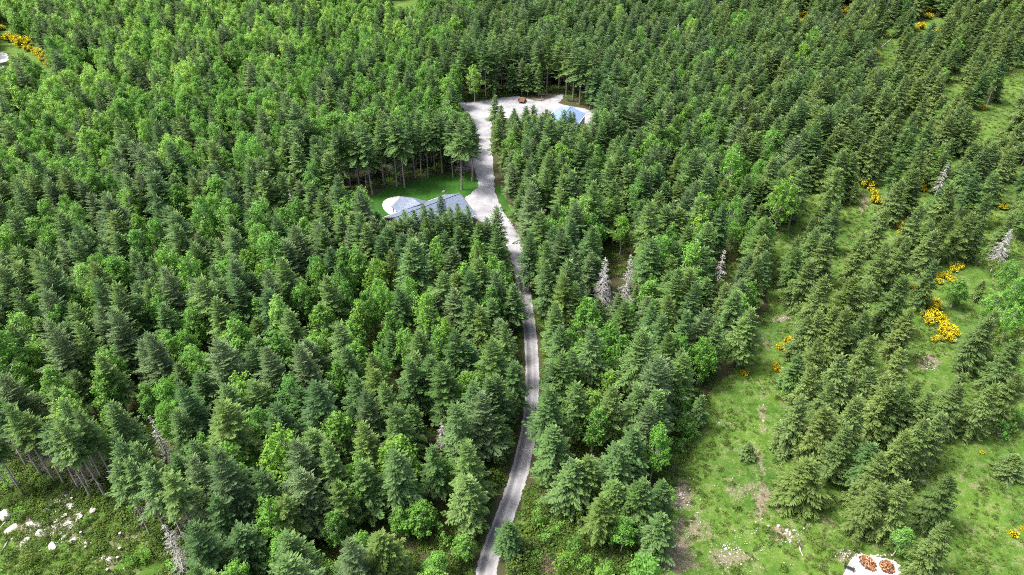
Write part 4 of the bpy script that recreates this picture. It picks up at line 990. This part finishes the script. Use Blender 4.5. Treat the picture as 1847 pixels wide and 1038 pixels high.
OUT = [(100, 908, 26), (118, 900, 22), (132, 893, 22), (140, 890, 18), (126, 912, 18), (108, 922, 15), (112, 930, 14), (90, 912, 20), (104, 938, 12), (60, 945, 15), (75, 940, 14), (20, 955, 16), (52, 958, 12), (95, 985, 14), (45, 978, 14), (125, 948, 16), (140, 935, 14), (118, 968, 10), (135, 975, 13), (195, 1014, 16), (188, 1005, 10), (155, 980, 8)]
for i, (x, y, wpx) in enumerate(OUT):
    p = at(x, y); dep = p.y * CP + CAM_H * SP; s = wpx * dep / FPX / 2 * 1.6
    o = part('outcrop_rock', ROCKM[(i * 3) % 10], None, (p.x, p.y, .02)); o.scale = (s, s * .9, s * .42); o.rotation_euler = (random.uniform(-.2, .2), random.uniform(-.2, .2), i * 2.1)
    tag(o, 'low white weathered rock breaking through the grass of the stump clearing', 'rock', 'white rock outcrop of the stump clearing')
for i, (x, y) in enumerate([(149, 966), (157, 991), (219, 967), (218, 993), (214, 1010), (196, 1032), (133, 905)]):
    p = at(x, y); h = random.uniform(.7, 1.1); r = random.uniform(.17, .24)
    o = empty('tree_stump', (p.x, p.y, -.05), i)
    MB().tube([(0, 0, 0), (0, 0, .15), (0, 0, h)], [r * 1.5, r * 1.1, r], 9).part('trunk', M['stumpwood'], o)
    MB().tube([(0, 0, h), (0, 0, h + .02)], r * .93, 9).part('cut_face', M['deadwood'], o)
    tag(o, 'weathered grey cut stump in the rocky clearing', 'stump', 'stumps in the rocky clearing')
LOGS = [((1648, 866), (1668, 869), .18, 'pale fallen log on the grass under the conifers'), ((0, 1000), (20, 968), .12, 'bleached fallen branch by the white boulder'), ((1590, 86), (1611, 68), .18, 'long pale fallen pole in the far grassy clearing'), ((1440, 985), (1448, 1003), .10, 'short pale log lying in the meadow grass'), ((2, 952), (18, 930), .10, 'thin bleached stick leaning on the white boulder')]
for (a, b, r, lab) in LOGS:
    A, B = at(*a), at(*b); d = B - A
    pts = [A + d * t + Vector((random.uniform(-.08, .08), random.uniform(-.08, .08), r * .9)) for t in (0, .25, .5, .75, 1)]
    pts = [p - A for p in pts]
    o = part('fallen_log', MB().tube(pts, [r, r * .95, r * .85, r * .75, r * .6], 8).mesh('fallen_log', M['deadwood']), None, A); tag(o, lab, 'log')
# heap of cut twigs by the driveway
p = at(985, 1018); B = []
g = np.random.default_rng(5)
for i in range(420):
    c = np.array([g.normal(0, 1.1), g.normal(0, 1.9), 0]); z = max(.05, 1.1 - .35 * np.hypot(c[0] / 1.1, c[1] / 1.9) ** 2) * g.random(); d = unit(g.normal(0, 1, 3) * [1, 1, .3]); c[2] = z
    B.append([*(c - d * .7), *(c + d * .7), .03, .012])
v, f = branch_strips(B); o = part('brush_pile', mesh('brush_pile', v, f, M['slash']), None, p); tag(o, 'brown heap of dry cut twigs among the driveway bushes', 'brush pile')

# ------------------------------------------------------------------ broom bushes
def broom_meshes(seed):
    g = np.random.default_rng(seed); n = 420
    az = g.uniform(0, 6.28, n); rr = np.sqrt(g.random(n)); P = np.stack([rr * np.cos(az) * .55, rr * np.sin(az) * .55, g.uniform(.1, .5, n)], 1)
    d = unit(np.stack([np.cos(az) * rr, np.sin(az) * rr, g.uniform(.7, 1.4, n)], 1) + g.normal(0, .15, (n, 3))); L = g.uniform(.6, 1.25, n) * (1.15 - .4 * rr)
    Tp = P + d * L[:, None]; sd_ = unit(np.cross(d, g.normal(0, 1, (n, 3))))
    V1, F1 = quads(P, Tp, sd_, np.full(n, .05)); t1 = np.tile([.1, .3, .8, .3], n)
    k = 5; s = g.uniform(.55, 1.06, (n, k)); C = (P[:, None] + d[:, None] * (L[:, None] * s)[..., None]).reshape(-1, 3) + g.normal(0, .07, (n * k, 3))
    keep = g.random(n * k) < .36 + .4 * np.sin(C[:, 0] * 5 + seed) * np.cos(C[:, 1] * 4); C = C[keep]
    nn = len(C); a = unit(g.normal(0, 1, (nn, 3)) + [0, 0, .6]); b = unit(np.cross(a, g.normal(0, 1, (nn, 3)))); c = np.cross(a, b); w = g.uniform(.05, .10, nn)
    V2, F2 = quads(C - b * w[:, None], C + b * w[:, None], c, w * .8); t2 = np.repeat(g.random(nn), 4)
    B = [[0, 0, 0, math.cos(q) * .4, math.sin(q) * .4, .7, .03, .012] for q in np.linspace(0, 6.28, 9)]
    v3, f3 = branch_strips(B)
    return mesh('foliage', V1, F1, M['broomleaf'], t1), mesh('blossoms', V2, F2, M['blossom'], t2), mesh('stem', v3, f3, M['bark'])
BR = [broom_meshes(i) for i in range(4)]
def brooms(lst, label, group):
    for (x, y, wpx) in lst:
        p = at(x, y); dep = p.y * CP + CAM_H * SP; s = wpx * dep / FPX / 2 * random.uniform(.9, 1.1)
        q = random.randrange(4); o = empty('broom_bush', (p.x, p.y, -.03), random.uniform(0, 6.28)); o.scale = (s, s, s * random.uniform(.85, 1.1))
        part('foliage', BR[q][0], o); part('blossoms', BR[q][1], o); part('stem', BR[q][2], o)
        tag(o, label, 'broom bush', group)
brooms([(1672, 545, 20), (1686, 550, 18), (1676, 560, 22), (1690, 558, 16), (1668, 572, 18), (1684, 577, 24), (1695, 582, 20), (1675, 584, 16), (1702, 592, 20), (1712, 598, 20), (1698, 600, 16), (1720, 604, 18), (1708, 612, 18), (1694, 613, 14), (1716, 616, 14), (1683, 615, 12), (1665, 556, 14)], 'golden flowering broom bush in the thicket by the round tree', 'broom thicket by the round tree')
brooms([(1658, 524, 16), (1670, 525, 12), (1645, 521, 10), (1646, 544, 9), (1703, 502, 16), (1714, 507, 14), (1692, 512, 14), (1688, 500, 12), (1725, 484, 20), (1720, 490, 14), (1708, 496, 10)], 'flowering broom bush at the upper end of the thicket', 'broom above the thicket')
brooms([(1405, 630, 13), (1415, 632, 16), (1426, 634, 12), (1421, 618, 15), (1430, 614, 14), (1411, 626, 12)], 'yellow broom bush clustered round the cream boulder', 'broom round the cream boulder')
brooms([(1400, 668, 15), (1408, 672, 10), (1397, 660, 10)], 'yellow broom bush beside the pale boulder by the track', 'broom beside the pale boulder')
brooms([(1342, 676, 12)], 'lone low yellow broom bush in the grassy clearing', 'single broom bushes')
brooms([(1454, 652, 9)], 'small yellow broom bush under the grove edge', 'single broom bushes')
brooms([(1562, 336, 22), (1552, 328, 14), (1574, 334, 16), (1576, 352, 12), (1578, 366, 18), (1570, 344, 12)], 'yellow broom bush lining the upper grassy track', 'broom along the upper track')
brooms([(1624, 412, 18), (1622, 422, 10)], 'bright yellow broom bush between conifers on the grass', 'broom between conifers')
brooms([(1806, 377, 18)], 'golden broom bush on the open field edge', 'single broom bushes')
brooms([(1652, 318, 16), (1656, 340, 18), (1662, 345, 12), (1646, 344, 10)], 'amber broom bush half hidden among the field conifers', 'broom among field conifers')
brooms([(1771, 198, 11)], 'small golden broom bush in the far field', 'single broom bushes')
brooms([(1826, 966, 16), (1843, 955, 10)], 'small broom bush in the grass by the firewood pad', 'broom on the lower grass')
brooms([(1770, 700, 10), (1748, 778, 16), (1790, 762, 8), (1770, 818, 8)], 'sparse broom bush in the lower grassy clearing', 'sparse broom on the lower clearing')
brooms([(1660, 52, 16), (1650, 56, 12), (1652, 82, 12), (1648, 90, 8), (1676, 22, 14), (1674, 34, 14), (1580, 100, 10), (1600, 66, 9), (1618, 58, 9), (1690, 60, 10), (1720, 54, 10)], 'flowering broom bush by the far grassy clearing', 'broom by the far clearing')
brooms([(1378, 10, 12), (1404, 16, 16), (1395, 14, 10), (1448, 32, 14), (1444, 42, 12), (1524, 24, 12), (1518, 8, 14), (1520, 18, 12)], 'distant yellow broom bush at the forest edge', 'distant broom')
brooms([(22, 74, 22), (34, 78, 22), (44, 84, 24), (12, 72, 16), (4, 55, 14), (78, 104, 24), (84, 114, 22), (74, 100, 16), (92, 120, 18), (52, 92, 16), (66, 98, 14), (56, 124, 14), (2, 140, 14), (8, 146, 10)], 'bright yellow broom bush along the white gravel road', 'broom along the white road')

# ------------------------------------------------------------------ undergrowth, grass, small stones
def clump(seed, n, r, h, leaf):
    g = np.random.default_rng(seed); az = g.uniform(0, 6.28, n); rr = np.sqrt(g.random(n)) * r
    P = np.stack([np.cos(az) * rr, np.sin(az) * rr, h * g.uniform(.1, 1, n) * (1.05 - (rr / r) ** 2 * .6)], 1)
    face = unit(np.stack([np.cos(az) * .5, np.sin(az) * .5, np.full(n, .9)], 1) + g.normal(0, .45, (n, 3))); d = unit(np.cross(face, g.normal(0, 1, (n, 3)))); s = np.cross(face, d); l = leaf * g.uniform(.6, 1.5, n)
    V, F = quads(P - d * l[:, None], P + d * l[:, None], s, l * .65); return mesh('clump', V, F, M['brushleaf'], np.repeat(g.random(n), 4))
def tuft(seed, n=34, r=.42, h=.42):
    g = np.random.default_rng(seed); az = g.uniform(0, 6.28, n); rr = np.sqrt(g.random(n)) * r
    P = np.stack([np.cos(az) * rr, np.sin(az) * rr, np.zeros(n)], 1); a2 = g.uniform(0, 6.28, n)
    Tp = P + np.stack([np.cos(a2) * .22, np.sin(a2) * .22, h * g.uniform(.4, 1.1, n)], 1); s = unit(np.stack([-np.sin(a2), np.cos(a2), 0 * a2], 1))
    V, F = quads(P, Tp, s, np.full(n, .045)); return mesh('tuft', V, F, M['grass'], np.tile([.1, .4, .9, .4], n))
def rand_ground(polys, per_m2, cap=60000):
    rows = []
    for poly in polys:
        W = [at(x, max(y, -20)) for x, y in poly]; x0, x1 = min(p.x for p in W), max(p.x for p in W); y0, y1 = min(p.y for p in W), max(p.y for p in W)
        n_ = int(min(cap, (x1 - x0) * (y1 - y0) * per_m2)); X, Y = rng.uniform(x0, x1, n_), rng.uniform(y0, y1, n_)
        px, py = proj(X, Y, np.zeros(n_)); k = inside(px, py, poly) & (px > -40) & (px < 1890) & (py < 1080); rows.append(np.stack([X[k], Y[k]], 1))
    return np.vstack(rows)
def clear_of(P, road=2.3):
    px, py = proj(P[:, 0], P[:, 1], np.zeros(len(P))); k = np.ones(len(P), bool)
    for p in (YARD, LAWN, pad_px): k &= ~inside(px, py, p)
    d = np.full(len(P), 1e9)
    for a, b in zip(road_xy[:-1], road_xy[1:]):
        ab = b - a; t = np.clip(((P[:, 0] - a[0]) * ab[0] + (P[:, 1] - a[1]) * ab[1]) / (ab @ ab), 0, 1); d = np.minimum(d, np.hypot(P[:, 0] - a[0] - t * ab[0], P[:, 1] - a[1] - t * ab[1]))
    return P[k & (d > road)]
def rows_of(P, smin, smax, nv, z=-.02, zs=1.0):
    s = rng.uniform(smin, smax, len(P)); return np.column_stack([P, np.full(len(P), z), s, s * zs * rng.uniform(.7, 1.2, len(P)), rng.uniform(0, 6.28, len(P)), rng.integers(0, nv, len(P))])
CL = [clump(800 + i, 110, .9, .9, .13) for i in range(5)]
TU = [tuft(820 + i) for i in range(5)]
near_meadow = [[(1165, 1080), (1178, 960), (1198, 860), (1225, 790), (1275, 715), (1330, 655), (1362, 600), (1385, 540), (1850, 440), (1950, 440), (1950, 1080)], [(-60, 1080), (-60, 880), (20, 868), (100, 872), (200, 905), (262, 942), (330, 1000), (372, 1080)]]
P = rand_ground(near_meadow, 2.4, 140000)
dens = wob(P[:, 0], P[:, 1], .25, 1, .7) + wob(P[:, 0], P[:, 1], .8, .6, 2.7); P = clear_of(P[dens > -.35], 2.5)
scatter('grass', rows_of(P, .4, .95, 5), [TU], 'rough tufted grass of the clearings')
P = rand_ground([[(1385, 540), (1395, 425), (1440, 360), (1545, 325), (1575, 250), (1590, 150), (1575, 60), (1950, 40), (1950, 440)]], .35)
scatter('far_grass', rows_of(P, .9, 1.8, 5), [TU], 'rough grass of the far field')
woods = [[(-60, 1090), (-60, 520), (330, 480), (690, 430), (900, 430), (960, 430), (1340, 430), (1360, 560), (1260, 760), (1165, 1090)]]
P = clear_of(rand_ground(woods, .45), 2.4)
edge = [[(-40, 960), (-40, 840), (120, 850), (230, 880), (320, 960), (400, 1070), (330, 1070), (250, 960), (150, 905)], [(905, 1080), (925, 990), (960, 900), (1010, 860), (1100, 900), (1150, 960), (1170, 1080)], [(840, 1030), (870, 950), (900, 880), (920, 800), (925, 760), (890, 780), (860, 900), (800, 1040)], [(610, 372), (640, 352), (700, 330), (760, 312), (840, 300), (830, 290), (740, 305), (640, 335), (590, 360)], [(815, 184), (870, 178), (940, 172), (1010, 166), (1100, 200), (1110, 190), (1010, 156), (900, 162), (820, 172)], [(1195, 870), (1215, 800), (1275, 715), (1250, 700), (1190, 780), (1175, 870)]]
P2 = clear_of(rand_ground(edge, .9), 2.5)
scatter('undergrowth', np.vstack([rows_of(P, .6, 1.3, 5), rows_of(P2, .6, 1.6, 5)]), [CL], 'leafy undergrowth and ferns between the trees')
P3 = rand_ground([[(1200, 1060), (1215, 860), (1300, 690), (1400, 560), (1440, 560), (1400, 700), (1450, 840), (1500, 1060)], [(1690, 1060), (1740, 780), (1850, 700), (1900, 1060)], [(1640, 660), (1640, 530), (1720, 500), (1740, 640)], [(-20, 1060), (-20, 900), (180, 900), (300, 1060)]], .11)
scatter('weeds', rows_of(clear_of(P3), .25, .95, 5), [CL], 'low leafy weeds in the rough grass')
STN = [rock_mesh(50 + i, 1, .8, .55) for i in range(5)]
stone_pts = []
for (cx0, cy0, rx0, ry0, n_) in [(1215, 985, 50, 60, 420), (1228, 890, 34, 40, 200), (1420, 962, 36, 30, 160), (1310, 990, 110, 60, 320), (1340, 880, 60, 60, 90), (1376, 760, 20, 90, 90), (1410, 575, 30, 18, 70), (1675, 655, 30, 16, 110), (1600, 475, 26, 20, 80), (80, 945, 80, 45, 1100), (118, 905, 34, 16, 420), (190, 1015, 40, 24, 90), (1525, 1000, 24, 14, 80), (1590, 1003, 40, 5, 50), (1310, 765, 30, 8, 40), (985, 178, 70, 8, 60)]:
    a = rng.uniform(0, 6.28, n_); rr = np.abs(rng.normal(0, .6, n_))
    for x, y in zip(cx0 + rx0 * rr * np.cos(a), cy0 + ry0 * rr * np.sin(a)):
        q = at(x, y); stone_pts.append((q.x, q.y))
P4 = clear_of(np.array(stone_pts), 2.4); s = rng.gamma(1.6, .035, len(P4)) + .035
scatter('stones', np.column_stack([P4, np.full(len(P4), .03), s, s, rng.uniform(0, 6.28, len(P4)), rng.integers(0, 5, len(P4))]), [STN], 'loose pale stones on bare ground')
